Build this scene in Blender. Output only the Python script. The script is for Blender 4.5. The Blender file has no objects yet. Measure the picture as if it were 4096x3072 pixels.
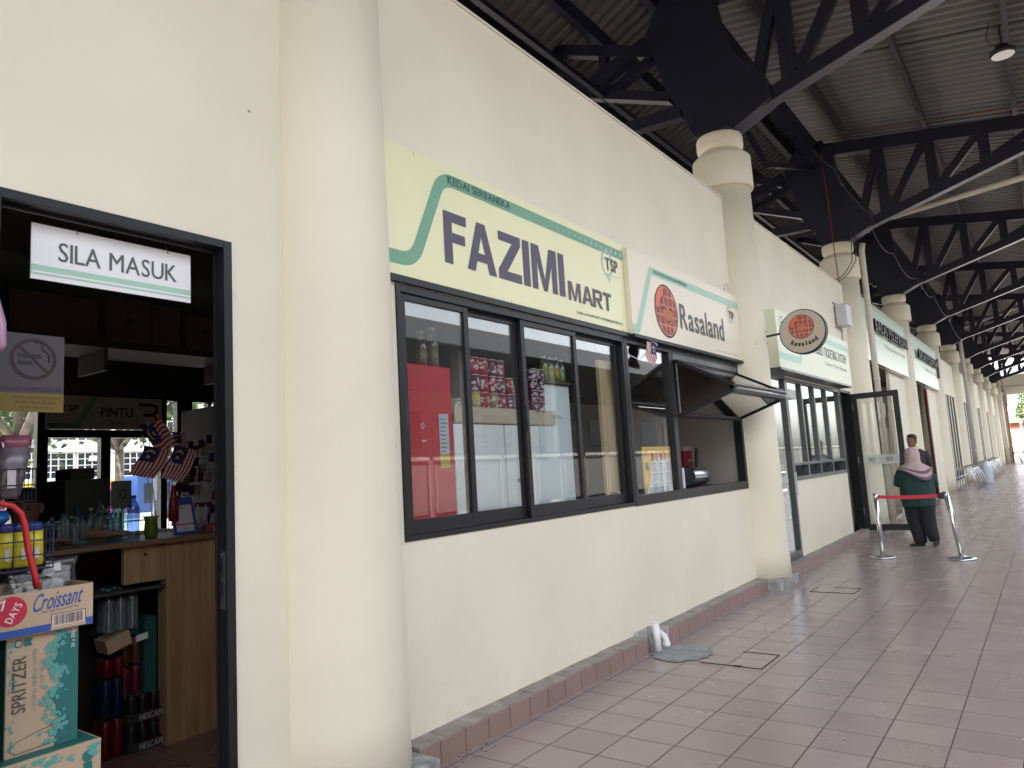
import bpy, bmesh, math, random
from mathutils import Vector, Matrix
R = math.radians
random.seed(4)
scn = bpy.context.scene
col = scn.collection
# ------------------------------------------------------------------ camera, sky, sun, exposure
cam_d = bpy.data.cameras.new("camera"); cam = bpy.data.objects.new("camera", cam_d); col.objects.link(cam)
cam_d.sensor_width = 36.0; cam_d.lens = 2892.74 / 4096 * 36.0; cam_d.clip_start = .05; cam_d.clip_end = 800
YAW, PITCH, ROLL = R(36.326), R(6.850), R(3.3446)
fw = Vector((-math.sin(YAW)*math.cos(PITCH), math.cos(YAW)*math.cos(PITCH), math.sin(PITCH)))
rt = fw.cross(Vector((0, 0, 1))).normalized(); dn = fw.cross(rt)
rt2 = rt*math.cos(ROLL) + dn*math.sin(ROLL); dn2 = -rt*math.sin(ROLL) + dn*math.cos(ROLL)
cm = Matrix.Identity(4)
for i in range(3):
    cm[i][0] = rt2[i]; cm[i][1] = -dn2[i]; cm[i][2] = -fw[i]
cm[0][3], cm[1][3], cm[2][3] = 2.845, 0.0, 1.486
cam.matrix_world = cm
scn.camera = cam
world = bpy.data.worlds.new("World"); scn.world = world; world.use_nodes = True
nt = world.node_tree; bg = nt.nodes['Background']
sky = nt.nodes.new('ShaderNodeTexSky'); sky.sky_type = 'NISHITA'; sky.sun_disc = False
SUN_EL, SUN_AZ = 62.0, 202.0          # degrees; azimuth clockwise from +Y
sky.sun_elevation = R(SUN_EL); sky.sun_rotation = R(SUN_AZ)
sky.air_density = 1.0; sky.dust_density = 4.0; sky.ozone_density = 1.0
# hazy tropical sky: paler and warmer than the clear-air model
hs = nt.nodes.new('ShaderNodeHueSaturation'); hs.inputs['Saturation'].default_value = .42; nt.links.new(sky.outputs[0], hs.inputs['Color'])
mt = nt.nodes.new('ShaderNodeMix'); mt.data_type = 'RGBA'; mt.blend_type = 'MULTIPLY'; mt.inputs[0].default_value = 1; mt.inputs[7].default_value = (1.0, .972, .925, 1)
nt.links.new(hs.outputs[0], mt.inputs[6]); nt.links.new(mt.outputs[2], bg.inputs[0]); bg.inputs[1].default_value = 0.15
sun_d = bpy.data.lights.new("sun", 'SUN'); sun = bpy.data.objects.new("sun", sun_d); col.objects.link(sun)
sun_d.energy = 3.0; sun_d.angle = R(0.6); sun_d.color = (1, .95, .86)
sd = Vector((math.sin(R(SUN_AZ))*math.cos(R(SUN_EL)), math.cos(R(SUN_AZ))*math.cos(R(SUN_EL)), math.sin(R(SUN_EL))))
sun.rotation_euler = sd.to_track_quat('Z', 'Y').to_euler()
scn.view_settings.view_transform = 'Standard'; scn.view_settings.look = 'None'
scn.view_settings.exposure = 2.88; scn.view_settings.gamma = 1
try:
    scn.cycles.max_bounces = 10; scn.cycles.diffuse_bounces = 6; scn.cycles.glossy_bounces = 4
    scn.cycles.transparent_max_bounces = 24; scn.cycles.use_denoising = True
    scn.cycles.caustics_reflective = False; scn.cycles.caustics_refractive = False
except Exception: pass

# ------------------------------------------------------------------ materials
MATS = {}
def mat(name, rgb, rough=.6, metal=0., spec=.5, var=0., vscale=6., bump=0., bscale=60., alpha=1., coat=0., emit=0.):
    if name in MATS: return MATS[name]
    m = bpy.data.materials.new(name); m.use_nodes = True; n = m.node_tree.nodes; l = m.node_tree.links
    b = n['Principled BSDF']; b.inputs['Base Color'].default_value = (*rgb, 1)
    b.inputs['Roughness'].default_value = rough; b.inputs['Metallic'].default_value = metal
    b.inputs['Specular IOR Level'].default_value = spec
    if coat: b.inputs['Coat Weight'].default_value = coat
    if alpha < 1: b.inputs['Alpha'].default_value = alpha
    if emit:
        b.inputs['Emission Color'].default_value = (*rgb, 1); b.inputs['Emission Strength'].default_value = emit
    if var:
        g = n.new('ShaderNodeNewGeometry'); t = n.new('ShaderNodeTexNoise'); t.inputs['Scale'].default_value = vscale
        t.inputs['Detail'].default_value = 6; l.new(g.outputs['Position'], t.inputs['Vector'])
        r = n.new('ShaderNodeMapRange'); r.inputs[1].default_value = .3; r.inputs[2].default_value = .7
        r.inputs[3].default_value = 1-var; r.inputs[4].default_value = 1+var*.6
        l.new(t.outputs['Fac'], r.inputs[0])
        h = n.new('ShaderNodeHueSaturation'); h.inputs['Color'].default_value = (*rgb, 1); l.new(r.outputs[0], h.inputs['Value'])
        l.new(h.outputs[0], b.inputs['Base Color'])
    if bump:
        g = n.new('ShaderNodeNewGeometry'); t = n.new('ShaderNodeTexNoise'); t.inputs['Scale'].default_value = bscale
        t.inputs['Detail'].default_value = 4; l.new(g.outputs['Position'], t.inputs['Vector'])
        bp = n.new('ShaderNodeBump'); bp.inputs['Strength'].default_value = bump; bp.inputs['Distance'].default_value = .01
        l.new(t.outputs['Fac'], bp.inputs['Height']); l.new(bp.outputs[0], b.inputs['Normal'])
    MATS[name] = m; return m

def glass_mat(name, tint=(.86, .9, .88), base=.05, rough=0.0, haze=0.0):
    m = bpy.data.materials.new(name); m.use_nodes = True; n = m.node_tree.nodes; l = m.node_tree.links
    n.remove(n['Principled BSDF']); out = n['Material Output']
    tr = n.new('ShaderNodeBsdfTransparent'); tr.inputs[0].default_value = (*tint, 1)
    gl = n.new('ShaderNodeBsdfGlossy'); gl.inputs['Roughness'].default_value = rough; gl.inputs[0].default_value = (1, 1, 1, 1)
    lw = n.new('ShaderNodeLayerWeight'); lw.inputs[0].default_value = .5
    p = n.new('ShaderNodeMath'); p.operation = 'POWER'; p.inputs[1].default_value = 4.2; l.new(lw.outputs['Facing'], p.inputs[0])
    a = n.new('ShaderNodeMath'); a.operation = 'MULTIPLY_ADD'; a.inputs[1].default_value = 1-base; a.inputs[2].default_value = base
    l.new(p.outputs[0], a.inputs[0])
    mx = n.new('ShaderNodeMixShader'); l.new(a.outputs[0], mx.inputs[0]); l.new(tr.outputs[0], mx.inputs[1]); l.new(gl.outputs[0], mx.inputs[2])
    last = mx
    if haze:
        df = n.new('ShaderNodeBsdfDiffuse'); df.inputs[0].default_value = (.8, .8, .8, 1)
        m2 = n.new('ShaderNodeMixShader'); m2.inputs[0].default_value = haze; l.new(mx.outputs[0], m2.inputs[1]); l.new(df.outputs[0], m2.inputs[2]); last = m2
    l.new(last.outputs[0], out.inputs[0]); MATS[name] = m; return m

def wall_mat(name, rgb, amt=.075):
    """painted plaster: faint mottling, small specks of dirt, grubbier strip near the ground"""
    m = mat(name, rgb, .62, spec=.3, bump=.12, bscale=35)
    n = m.node_tree.nodes; l = m.node_tree.links; b = n['Principled BSDF']
    g = n.new('ShaderNodeNewGeometry')
    t1 = n.new('ShaderNodeTexNoise'); t1.inputs['Scale'].default_value = 1.3; t1.inputs['Detail'].default_value = 8; l.new(g.outputs[0], t1.inputs['Vector'])
    r1 = n.new('ShaderNodeMapRange'); r1.inputs[1].default_value = .3; r1.inputs[2].default_value = .7; r1.inputs[3].default_value = 1-amt; r1.inputs[4].default_value = 1.0+amt*.3
    l.new(t1.outputs['Fac'], r1.inputs[0])
    v = n.new('ShaderNodeTexVoronoi'); v.inputs['Scale'].default_value = 2.3; l.new(g.outputs[0], v.inputs['Vector'])
    r2 = n.new('ShaderNodeMapRange'); r2.inputs[1].default_value = .012; r2.inputs[2].default_value = .022; r2.inputs[3].default_value = .35; r2.inputs[4].default_value = 1; l.new(v.outputs['Distance'], r2.inputs[0])
    mu = n.new('ShaderNodeMath'); mu.operation = 'MULTIPLY'; l.new(r1.outputs[0], mu.inputs[0]); l.new(r2.outputs[0], mu.inputs[1])
    # splash dirt near the floor
    t3 = n.new('ShaderNodeTexNoise'); t3.inputs['Scale'].default_value = 9; t3.inputs['Detail'].default_value = 8; l.new(g.outputs[0], t3.inputs['Vector'])
    sx = n.new('ShaderNodeSeparateXYZ'); l.new(g.outputs[0], sx.inputs[0])
    r3 = n.new('ShaderNodeMapRange'); r3.inputs[1].default_value = .12; r3.inputs[2].default_value = .40; r3.inputs[3].default_value = .10; r3.inputs[4].default_value = 0; l.new(sx.outputs[2], r3.inputs[0])
    r4 = n.new('ShaderNodeMapRange'); r4.inputs[1].default_value = .5; r4.inputs[2].default_value = .75; l.new(t3.outputs['Fac'], r4.inputs[0])
    m4 = n.new('ShaderNodeMath'); m4.operation = 'MULTIPLY'; l.new(r3.outputs[0], m4.inputs[0]); l.new(r4.outputs[0], m4.inputs[1])
    s4 = n.new('ShaderNodeMath'); s4.operation = 'SUBTRACT'; s4.inputs[0].default_value = 1; l.new(m4.outputs[0], s4.inputs[1])
    m5 = n.new('ShaderNodeMath'); m5.operation = 'MULTIPLY'; l.new(mu.outputs[0], m5.inputs[0]); l.new(s4.outputs[0], m5.inputs[1])
    h = n.new('ShaderNodeHueSaturation'); h.inputs['Color'].default_value = (*rgb, 1); l.new(m5.outputs[0], h.inputs['Value']); l.new(h.outputs[0], b.inputs['Base Color'])
    return m

def tile_mat(name, rgb, ox, oy, size=.3, gw=.006, rough=.3, grout=(.07, .055, .05), vertical=False):
    m = mat(name, rgb, rough, spec=.5); n = m.node_tree.nodes; l = m.node_tree.links; b = n['Principled BSDF']
    g = n.new('ShaderNodeNewGeometry'); s = n.new('ShaderNodeSeparateXYZ'); l.new(g.outputs[0], s.inputs[0])
    def edge(src, off):
        a = n.new('ShaderNodeMath'); a.operation = 'SUBTRACT'; a.inputs[1].default_value = off; l.new(src, a.inputs[0])
        d = n.new('ShaderNodeMath'); d.operation = 'DIVIDE'; d.inputs[1].default_value = size; l.new(a.outputs[0], d.inputs[0])
        fl = n.new('ShaderNodeMath'); fl.operation = 'FLOOR'; l.new(d.outputs[0], fl.inputs[0])
        f = n.new('ShaderNodeMath'); f.operation = 'FRACT'; l.new(d.outputs[0], f.inputs[0])
        c = n.new('ShaderNodeMath'); c.operation = 'SUBTRACT'; c.inputs[1].default_value = .5; l.new(f.outputs[0], c.inputs[0])
        ab = n.new('ShaderNodeMath'); ab.operation = 'ABSOLUTE'; l.new(c.outputs[0], ab.inputs[0])
        return ab.outputs[0], fl.outputs[0]
    ex, fx = edge(s.outputs[0], ox) if not vertical else (None, None)
    ey, fy = edge(s.outputs[1], oy)
    if vertical: mxo = ey
    else:
        mx = n.new('ShaderNodeMath'); mx.operation = 'MAXIMUM'; l.new(ex, mx.inputs[0]); l.new(ey, mx.inputs[1]); mxo = mx.outputs[0]
    r = n.new('ShaderNodeMapRange'); r.inputs[1].default_value = .5-gw/size*.9; r.inputs[2].default_value = .5-gw/size*.35; l.new(mxo, r.inputs[0])
    cb = n.new('ShaderNodeCombineXYZ'); l.new(fy, cb.inputs[1])
    if fx: l.new(fx, cb.inputs[0])
    wn = n.new('ShaderNodeTexWhiteNoise'); l.new(cb.outputs[0], wn.inputs['Vector'])
    t = n.new('ShaderNodeTexNoise'); t.inputs['Scale'].default_value = 3; t.inputs['Detail'].default_value = 8; l.new(g.outputs[0], t.inputs['Vector'])
    r1 = n.new('ShaderNodeMapRange'); r1.inputs[3].default_value = .91; r1.inputs[4].default_value = 1.05; l.new(wn.outputs['Value'], r1.inputs[0])
    r2 = n.new('ShaderNodeMapRange'); r2.inputs[1].default_value = .25; r2.inputs[2].default_value = .75; r2.inputs[3].default_value = .93; r2.inputs[4].default_value = 1.05; l.new(t.outputs['Fac'], r2.inputs[0])
    mu = n.new('ShaderNodeMath'); mu.operation = 'MULTIPLY'; l.new(r1.outputs[0], mu.inputs[0]); l.new(r2.outputs[0], mu.inputs[1])
    h = n.new('ShaderNodeHueSaturation'); h.inputs['Color'].default_value = (*rgb, 1); l.new(mu.outputs[0], h.inputs['Value'])
    mc = n.new('ShaderNodeMix'); mc.data_type = 'RGBA'; mc.inputs[7].default_value = (*grout, 1); l.new(r.outputs[0], mc.inputs[0]); l.new(h.outputs[0], mc.inputs[6])
    l.new(mc.outputs[2], b.inputs['Base Color'])
    rr = n.new('ShaderNodeMapRange'); rr.inputs[1].default_value = .3; rr.inputs[2].default_value = .7; rr.inputs[3].default_value = rough-.03; rr.inputs[4].default_value = rough+.05; l.new(t.outputs['Fac'], rr.inputs[0])
    ra = n.new('ShaderNodeMath'); ra.operation = 'MAXIMUM'; l.new(rr.outputs[0], ra.inputs[0]); l.new(r.outputs[0], ra.inputs[1]); l.new(ra.outputs[0], b.inputs['Roughness'])
    # each tile sits a little differently, grout is sunk
    t5 = n.new('ShaderNodeTexNoise'); t5.inputs['Scale'].default_value = 2.2; t5.inputs['Detail'].default_value = 1; l.new(g.outputs[0], t5.inputs['Vector'])
    t6 = n.new('ShaderNodeMath'); t6.operation = 'MULTIPLY'; t6.inputs[1].default_value = .5; l.new(t5.outputs['Fac'], t6.inputs[0])
    hh = n.new('ShaderNodeMath'); hh.operation = 'MULTIPLY_ADD'; hh.inputs[1].default_value = -1.0; l.new(r.outputs[0], hh.inputs[0]); l.new(t6.outputs[0], hh.inputs[2])
    bp = n.new('ShaderNodeBump'); bp.inputs['Strength'].default_value = .12; bp.inputs['Distance'].default_value = .003; l.new(hh.outputs[0], bp.inputs['Height']); l.new(bp.outputs[0], b.inputs['Normal'])
    return m

def wood_mat(name, c1, c2, axis=2, scale=1.0, rough=.5):
    m = mat(name, c1, rough); n = m.node_tree.nodes; l = m.node_tree.links; b = n['Principled BSDF']
    g = n.new('ShaderNodeNewGeometry'); mp = n.new('ShaderNodeMapping'); sc = [14*scale]*3; sc[axis] = .8*scale; mp.inputs['Scale'].default_value = sc
    l.new(g.outputs[0], mp.inputs[0]); t = n.new('ShaderNodeTexNoise'); t.inputs['Scale'].default_value = 1; t.inputs['Detail'].default_value = 8; t.inputs['Distortion'].default_value = 1.2
    l.new(mp.outputs[0], t.inputs['Vector']); r = n.new('ShaderNodeMapRange'); r.inputs[1].default_value = .35; r.inputs[2].default_value = .65; l.new(t.outputs['Fac'], r.inputs[0])
    mx = n.new('ShaderNodeMix'); mx.data_type = 'RGBA'; mx.inputs[6].default_value = (*c1, 1); mx.inputs[7].default_value = (*c2, 1)
    l.new(r.outputs[0], mx.inputs[0]); l.new(mx.outputs[2], b.inputs['Base Color']); return m

CREAM = wall_mat('cream paint', (.79, .742, .60))
CREAM2 = wall_mat('column paint', (.76, .712, .565), .065)
CREAMFAR = mat('cream far', (.74, .69, .58), .7, var=.06, vscale=1)
TILE = tile_mat('walkway tile', (.315, .25, .24), .165, .078, rough=.24)
PLTILE = tile_mat('plinth tile', (.27, .18, .155), 0, .10, size=.2, gw=.005, rough=.42, vertical=True)
SHOPTILE = tile_mat('shop floor tile', (.22, .13, .11), .1, .1, size=.3, rough=.25)
GREYTOP = mat('plinth top cement', (.30, .27, .24), .8, var=.3, vscale=9)
CEMENT = mat('cement', (.30, .31, .31), .85, var=.5, vscale=11, bump=.5, bscale=40)
STEEL = mat('navy steel paint', (.009, .009, .019), .42, spec=.4, var=.3, vscale=3)
PURLIN = mat('purlin steel', (.028, .025, .03), .5, var=.3, vscale=3)
ROOFM = mat('roof sheet', (.115, .112, .108), .5, metal=.0, var=.12, vscale=1.2)
FRAME = mat('window frame black', (.010, .010, .013), .42, spec=.35, var=.2, vscale=8)
FRAMEG = mat('window frame grey', (.075, .08, .085), .35, spec=.6)
BLACK = mat('black', (.012, .012, .014), .5)
GLASS = glass_mat('clear glass', (.95, .97, .96), base=.07)
GLASSD = glass_mat('clear glass dusty', (.95, .97, .96), base=.07, haze=.015)
GLASST = glass_mat('tinted glass', (.35, .35, .33), base=.07)
PLASTICBAG = glass_mat('clear plastic film', (.95, .95, .95), base=.05, rough=.08, haze=.035)
WHITEP = mat('white plastic', (.78, .78, .78), .4)
SIGNY = mat('sign pale lime', (.80, .79, .49), .4, var=.05, vscale=.8)
SIGNW = mat('sign warm white', (.80, .73, .59), .4)
SIGNM = mat('sign mint white', (.76, .79, .61), .4)
SIGNG = mat('sign pale green grey', (.62, .71, .55), .25)
TEAL = mat('sign teal', (.155, .36, .24), .45)
TEAL2 = mat('sign light teal', (.37, .60, .46), .45)
TEAL3 = mat('sign mint band', (.42, .68, .54), .45)
TEALD = mat('sign dark text', (.03, .11, .09), .5)
NAVYT = mat('sign navy letters', (.075, .065, .11), .5)
DGREY = mat('dark lettering', (.09, .085, .08), .5)
GREYT = mat('grey lettering', (.32, .33, .33), .5)
CHROME = mat('stainless steel', (.62, .62, .62), .16, metal=1)
CHROME2 = mat('stainless satin', (.60, .61, .63), .28, metal=1)
RED = mat('red belt', (.55, .02, .06), .5)
REDM = mat('red paint', (.62, .012, .025), .38, coat=.3)
REDP = mat('red plastic', (.62, .03, .035), .35)
CARD = mat('cardboard', (.50, .36, .22), .8, var=.1, vscale=6)
CARDL = mat('printed carton', (.50, .375, .25), .7, var=.06, vscale=5)
SPTEAL = mat('carton teal', (.02, .155, .15), .6)
SPTEAL2 = mat('carton aqua', (.10, .36, .33), .6)
BLUE = mat('print blue', (.03, .09, .35), .5)
WHITE = mat('print white', (.8, .8, .8), .5)
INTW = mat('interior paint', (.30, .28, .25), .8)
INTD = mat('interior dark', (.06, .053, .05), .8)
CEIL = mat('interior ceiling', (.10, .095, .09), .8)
CABW = wood_mat('light wood laminate', (.46, .32, .17), (.33, .20, .09))
PLY = wood_mat('plywood board', (.58, .43, .25), (.44, .30, .15), scale=.7)
SHELFW = mat('dark shelf wood', (.05, .03, .022), .7)
SKIN = mat('skin', (.30, .16, .10), .55)
SKIN2 = mat('skin darker', (.20, .10, .06), .55)
HAIR = mat('hair', (.012, .01, .009), .6)

# ------------------------------------------------------------------ builders
WT = {}
def reg(o, w): WT[o.name] = Vector(w)
def tag(o, label=None, cat=None, group=None, kind=None):
    if label: o['label'] = label
    if cat: o['category'] = cat
    if group: o['group'] = group
    if kind: o['kind'] = kind
    return o
def thing(name, label, cat, loc=(0, 0, 0), group=None, rz=0):
    o = bpy.data.objects.new(name, None); o.empty_display_size = .1; col.objects.link(o); o.location = loc
    o.rotation_euler = (0, 0, rz); reg(o, loc); return tag(o, label, cat, group)
def kids(o): return [c for c in col.objects if c.parent == o]
def copy_tree(o, parent=None):
    c = o.copy(); col.objects.link(c)
    if parent: c.parent = parent
    for k in kids(o): copy_tree(k, c)
    return c
class MB:
    def __init__(s): s.v = []; s.f = []; s.mi = []; s.sm = []
    def add(s, vs, fs, mi=0, smooth=False):
        o = len(s.v); s.v += [tuple(v) for v in vs]
        for f in fs: s.f.append([i+o for i in f]); s.mi.append(mi); s.sm.append(smooth)
        return s
    def box(s, x0, x1, y0, y1, z0, z1, mi=0):
        vs = [(x, y, z) for z in (z0, z1) for y in (y0, y1) for x in (x0, x1)]
        return s.add(vs, [(0, 2, 3, 1), (4, 5, 7, 6), (0, 1, 5, 4), (2, 6, 7, 3), (0, 4, 6, 2), (1, 3, 7, 5)], mi)
    def obox(s, c, u, v, w, mi=0):
        c, u, v, w = Vector(c), Vector(u), Vector(v), Vector(w)
        vs = [c+u*a+v*b+w*d for d in (-.5, .5) for b in (-.5, .5) for a in (-.5, .5)]
        return s.add(vs, [(0, 2, 3, 1), (4, 5, 7, 6), (0, 1, 5, 4), (2, 6, 7, 3), (0, 4, 6, 2), (1, 3, 7, 5)], mi)
    def beam(s, p, q, wid, hei, up=(0, 1, 0), mi=0):
        p, q = Vector(p), Vector(q); d = q-p; n = Vector(up); n = (n - d.normalized()*n.dot(d.normalized())).normalized(); t = d.normalized().cross(n)
        return s.obox((p+q)/2, d, n*wid, t*hei, mi)
    def cyl(s, p, q, r0, r1=None, n=16, mi=0, caps=True):
        r1 = r0 if r1 is None else r1; p, q = Vector(p), Vector(q); d = (q-p).normalized()
        a = d.orthogonal().normalized(); b = d.cross(a); vs = []
        for c, r in ((p, r0), (q, r1)):
            for i in range(n): t = 2*math.pi*i/n; vs.append(c+(a*math.cos(t)+b*math.sin(t))*r)
        o = len(s.v); s.add(vs, [(i, (i+1) % n, n+(i+1) % n, n+i) for i in range(n)], mi, True)
        if caps: s.f.append([o+i for i in range(n)][::-1]); s.mi.append(mi); s.sm.append(False); s.f.append([o+n+i for i in range(n)]); s.mi.append(mi); s.sm.append(False)
        return s
    def tube(s, pts, r, n=8, mi=0, up=None):
        pts = [Vector(p) for p in pts]; o = len(s.v); prev = None; rs = r if isinstance(r, (list, tuple)) else [r]*len(pts)
        for i, p in enumerate(pts):
            d = (pts[min(i+1, len(pts)-1)] - pts[max(i-1, 0)]).normalized()
            a = d.orthogonal().normalized() if prev is None else (prev - d*prev.dot(d)).normalized(); prev = a; b = d.cross(a)
            for k in range(n): t = 2*math.pi*k/n; s.v.append(tuple(p+(a*math.cos(t)+b*math.sin(t))*rs[i]))
        for i in range(len(pts)-1):
            for k in range(n): s.f.append([o+i*n+k, o+i*n+(k+1) % n, o+(i+1)*n+(k+1) % n, o+(i+1)*n+k]); s.mi.append(mi); s.sm.append(True)
        s.f.append([o+k for k in range(n)][::-1]); s.f.append([o+(len(pts)-1)*n+k for k in range(n)]); s.mi += [mi]*2; s.sm += [False]*2
        return s
    def lathe(s, c, prof, n=24, mi=0, smooth=True, sx=1, sy=1):
        """prof: (r,z) list up the z axis through c"""
        o = len(s.v); cx, cy, cz = c
        for r, z in prof:
            for k in range(n): t = 2*math.pi*k/n; s.v.append((cx+r*sx*math.cos(t), cy+r*sy*math.sin(t), cz+z))
        for i in range(len(prof)-1):
            for k in range(n): s.f.append([o+i*n+k, o+i*n+(k+1) % n, o+(i+1)*n+(k+1) % n, o+(i+1)*n+k]); s.mi.append(mi); s.sm.append(smooth)
        s.f.append([o+k for k in range(n)][::-1]); s.f.append([o+(len(prof)-1)*n+k for k in range(n)]); s.mi += [mi]*2; s.sm += [False]*2
        return s
    def loft(s, rings, n=20, mi=0, smooth=True):
        """rings: (cx,cy,cz, rx, ry [,fn])"""
        o = len(s.v)
        for rg in rings:
            cx, cy, cz, rx, ry = rg[:5]; fn = rg[5] if len(rg) > 5 else None
            for k in range(n):
                t = 2*math.pi*k/n; m = fn(t) if fn else 1
                s.v.append((cx+rx*m*math.cos(t), cy+ry*m*math.sin(t), cz))
        for i in range(len(rings)-1):
            for k in range(n): s.f.append([o+i*n+k, o+i*n+(k+1) % n, o+(i+1)*n+(k+1) % n, o+(i+1)*n+k]); s.mi.append(mi); s.sm.append(smooth)
        s.f.append([o+k for k in range(n)][::-1]); s.f.append([o+(len(rings)-1)*n+k for k in range(n)]); s.mi += [mi]*2; s.sm += [smooth]*2
        return s
    def prism(s, poly, ax, lo, hi, mi=0):
        """poly in the two other axes (in xyz order)"""
        def mk(p, h):
            q = list(p); q.insert(ax, h); return q
        n = len(poly); vs = [mk(p, lo) for p in poly]+[mk(p, hi) for p in poly]
        return s.add(vs, [list(range(n))[::-1], list(range(n, 2*n))]+[(i, (i+1) % n, n+(i+1) % n, n+i) for i in range(n)], mi)
    def wallx(s, x0, x1, y0, y1, z0, z1, holes):
        """wall slab thick in x with rectangular holes (y0,y1,z0,z1), built as one grid"""
        ys = sorted({y0, y1, *[h[0] for h in holes], *[h[1] for h in holes]}); zs = sorted({z0, z1, *[h[2] for h in holes], *[h[3] for h in holes]})
        ys = [y for y in ys if y0 <= y <= y1]; zs = [z for z in zs if z0 <= z <= z1]
        def solid(i, j):
            if i < 0 or j < 0 or i >= len(ys)-1 or j >= len(zs)-1: return False
            cy, cz = (ys[i]+ys[i+1])/2, (zs[j]+zs[j+1])/2
            return not any(h[0] < cy < h[1] and h[2] < cz < h[3] for h in holes)
        for i in range(len(ys)-1):
            for j in range(len(zs)-1):
                if not solid(i, j): continue
                a, b, c, d = ys[i], ys[i+1], zs[j], zs[j+1]
                s.add([(x1, a, c), (x1, b, c), (x1, b, d), (x1, a, d)], [(0, 1, 2, 3)]); s.add([(x0, a, c), (x0, a, d), (x0, b, d), (x0, b, c)], [(0, 1, 2, 3)])
                if not solid(i-1, j): s.add([(x0, a, c), (x1, a, c), (x1, a, d), (x0, a, d)], [(0, 1, 2, 3)])
                if not solid(i+1, j): s.add([(x0, b, c), (x0, b, d), (x1, b, d), (x1, b, c)], [(0, 1, 2, 3)])
                if not solid(i, j-1): s.add([(x0, a, c), (x0, b, c), (x1, b, c), (x1, a, c)], [(0, 1, 2, 3)])
                if not solid(i, j+1): s.add([(x0, a, d), (x1, a, d), (x1, b, d), (x0, b, d)], [(0, 1, 2, 3)])
        return s
    def build(s, name, mats, parent=None, bevel=0, merge=True):
        if not isinstance(mats, (list, tuple)): mats = [mats]
        me = bpy.data.meshes.new(name); me.from_pydata(s.v, [], s.f)
        for m in mats: me.materials.append(m)
        me.polygons.foreach_set('material_index', s.mi); me.polygons.foreach_set('use_smooth', s.sm); me.update()
        if merge or bevel:
            bm = bmesh.new(); bm.from_mesh(me); bmesh.ops.remove_doubles(bm, verts=bm.verts, dist=1e-5)
            bmesh.ops.recalc_face_normals(bm, faces=bm.faces)
            if bevel:
                es = [e for e in bm.edges if len(e.link_faces) == 2 and e.calc_face_angle(0) > .6]
                bmesh.ops.bevel(bm, geom=es, offset=bevel, segments=2, affect='EDGES', profile=.5)
            bm.to_mesh(me); bm.free()
        o = bpy.data.objects.new(name, me); col.objects.link(o)
        if parent:
            o.parent = parent; o.location = -WT[parent.name]
        reg(o, (0, 0, 0)); return o
def B(*a): return MB().box(*a)

def text_mesh(s, bold=0., font_size=1., align='LEFT'):
    cu = bpy.data.curves.new('t', 'FONT'); cu.body = s; cu.size = 1; cu.offset = bold; cu.resolution_u = 3; cu.fill_mode = 'FRONT'
    ob = bpy.data.objects.new('t', cu); col.objects.link(ob)
    bpy.context.view_layer.update(); dg = bpy.context.evaluated_depsgraph_get()
    me = bpy.data.meshes.new_from_object(ob.evaluated_get(dg)); bpy.data.objects.remove(ob); bpy.data.curves.remove(cu)
    vs = [tuple(v.co) for v in me.vertices]; fs = [list(p.vertices) for p in me.polygons]; bpy.data.meshes.remove(me); return vs, fs
CH = {}
def glyphs(s, bold):
    """letters laid out one by one; heavy strokes come from slightly shifted layers, so outlines never fold over"""
    V = []; F = []; x = 0; k = max(0, bold)*.9
    sh = [(0, 0)] if bold <= .004 else [(-k, 0), (-k*.5, k*.25), (0, 0), (k*.5, -k*.25), (k, 0)] + ([(-k, k*.5), (k, k*.5), (-k, -k*.5), (k, -k*.5)] if bold > .02 else [])
    for i, ch in enumerate(s):
        if ch == ' ': x += .30+bold; continue
        if ch not in CH: CH[ch] = text_mesh(ch, 0)
        vs, fs = CH[ch]
        if not vs: continue
        a, b = min(v[0] for v in vs), max(v[0] for v in vs)
        for q, (dx, dy) in enumerate(sh):
            o = len(V); V += [(v[0]-a+x+dx, v[1]+dy, q*.00012) for v in vs]; F += [[n+o for n in f] for f in fs]
        x += b-a+.075+bold*1.9
        nx = s[i+1] if i+1 < len(s) else ''
        if ch+nx in ('FA', 'AT', 'LA', 'TA', 'AV', 'RT', 'PA'): x -= .07
    return V, F
def text(mb, s, O, U, V, bold=0., mi=0, shear=0., depth=0., box=None):
    """text fitted to the parallelogram O, O+U, O+V; depth>0 extrudes along UxV"""
    vs, fs = glyphs(s, bold); O, U, V = Vector(O), Vector(U), Vector(V)
    if not vs: return mb
    x0, x1 = min(v[0] for v in vs), max(v[0] for v in vs); y0, y1 = min(v[1] for v in vs), max(v[1] for v in vs)
    if box: y0, y1 = box
    W = []; N = U.cross(V).normalized()
    for v in vs:
        a, b = (v[0]-x0)/(x1-x0), (v[1]-y0)/(y1-y0); a += shear*b; W.append(O+U*a+V*b+N*(depth+v[2]))
    mb.add(W, fs, mi)
    if depth:
        from collections import Counter
        ec = Counter()
        for f in fs:
            for i in range(len(f)): ec[tuple(sorted((f[i], f[(i+1) % len(f)])))] += 1
        o = len(mb.v); n = len(W); mb.v += [tuple(w) for w in W]+[tuple(w-N*depth) for w in W]
        for (a, b), c in ec.items():
            if c == 1: mb.f.append([o+a, o+b, o+n+b, o+n+a]); mb.mi.append(mi); mb.sm.append(False)
    return mb
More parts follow.
